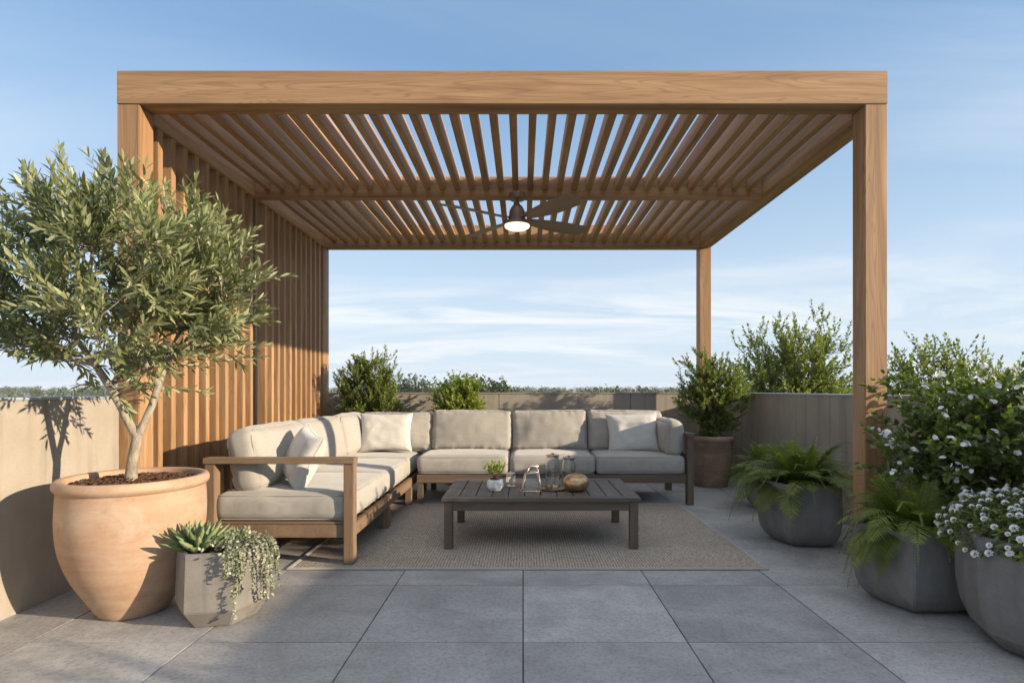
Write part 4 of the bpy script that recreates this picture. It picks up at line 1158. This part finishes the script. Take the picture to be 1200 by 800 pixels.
# ------------------------------------------------------------------ world, sun, camera
W = bpy.data.worlds.new('World'); SC.world = W; W.use_nodes = True; nt = W.node_tree
bg = nt.nodes['Background']; sky = nt.nodes.new('ShaderNodeTexSky'); sky.sky_type = 'NISHITA'; sky.sun_disc = False
hor = math.hypot(SUN_DX, SUN_DY); elev = math.atan2(-SUN_DZ, hor)
sky.sun_elevation = elev; sky.sun_rotation = math.atan2(-SUN_DX, -SUN_DY)
sky.altitude = 0; sky.air_density = 1.0; sky.dust_density = .35; sky.ozone_density = 2.2
tc = nt.nodes.new('ShaderNodeTexCoord'); sep = nt.nodes.new('ShaderNodeSeparateXYZ'); nt.links.new(tc.outputs['Generated'], sep.inputs[0])
den = math_(nt, 'ADD', math_(nt, 'MAXIMUM', sep.outputs[2], 0.0), .12)
cx = math_(nt, 'DIVIDE', sep.outputs[0], den); cy = math_(nt, 'DIVIDE', sep.outputs[1], den)
cmb = nt.nodes.new('ShaderNodeCombineXYZ'); nt.links.new(cx, cmb.inputs[0]); nt.links.new(cy, cmb.inputs[1])
mp = nt.nodes.new('ShaderNodeMapping'); mp.inputs['Scale'].default_value = (.55, 1.5, 1); mp.inputs['Rotation'].default_value = (0, 0, math.radians(-14)); mp.inputs['Location'].default_value = (2.2, .7, 0)
nt.links.new(cmb.outputs[0], mp.inputs[0])
n1 = noisetex(nt, mp.outputs[0], .9, 8, .62, .9)
n2 = noisetex(nt, mp.outputs[0], .35, 3, .5, .3)
cl = math_(nt, 'MULTIPLY', ramp(nt, n1, [(.43, (0, 0, 0)), (.62, (1, 1, 1))]), ramp(nt, n2, [(.40, (0, 0, 0)), (.56, (1, 1, 1))]))
# clouds thin out towards the zenith
cl = math_(nt, 'MULTIPLY', cl, ramp(nt, sep.outputs[2], [(.0, (.5, .5, .5)), (.12, (1, 1, 1)), (.28, (.8, .8, .8)), (.38, (.18, .18, .18)), (.6, (.08, .08, .08))]))
fill_veil = ramp(nt, sep.outputs[2], [(.58, (0, 0, 0)), (.8, (.85, .85, .85))])  # bright cloud veil added overhead, out of view, to lift the fill light
# pale haze close to the horizon
hz = ramp(nt, math_(nt, 'ABSOLUTE', sep.outputs[2]), [(0, (.96, .96, .96)), (.10, (.86, .86, .86)), (.28, (.40, .40, .40)), (.5, (.04, .04, .04))])
skyb = mixc(nt, sky.outputs[0], (.98, 1.85, 3.05), .55)
skyc = mixc(nt, skyb, (2.95, 3.45, 3.95), hz)
skyc = mixc(nt, skyc, (4.3, 4.35, 4.4), math_(nt, 'MULTIPLY', cl, .8))
skyc = mixc(nt, skyc, (7.5, 7.9, 8.4), math_(nt, 'MULTIPLY', fill_veil, math_(nt, 'MULTIPLY_ADD', n1, .8, .35)))
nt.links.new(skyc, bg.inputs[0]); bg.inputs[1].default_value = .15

sl = bpy.data.lights.new('sun', 'SUN'); sl.energy = 5.0; sl.angle = math.radians(.6); sl.color = (1.0, .84, .63)
so = bpy.data.objects.new('sun', sl); COL.objects.link(so)
so.rotation_euler = Vector((SUN_DX, SUN_DY, SUN_DZ)).to_track_quat('-Z', 'Y').to_euler()

cam = bpy.data.cameras.new('camera'); co = bpy.data.objects.new('camera', cam); COL.objects.link(co)
co.location = (0, 0, CAM_H); co.rotation_euler = (math.radians(90), 0, 0)
cam.sensor_width = 36; cam.lens = 660 / 1200 * 36; cam.shift_x = -13 / 1200; cam.shift_y = 56 / 1200
cam.clip_start = .05; cam.clip_end = 12000
SC.camera = co
SC.view_settings.view_transform = 'Standard'; SC.view_settings.look = 'None'; SC.view_settings.gamma = 1; SC.view_settings.exposure = 0.68
SC.view_settings.use_curve_mapping = False
SC.cycles.use_denoising = True
SC.cycles.max_bounces = 8; SC.cycles.transmission_bounces = 8; SC.cycles.transparent_max_bounces = 8
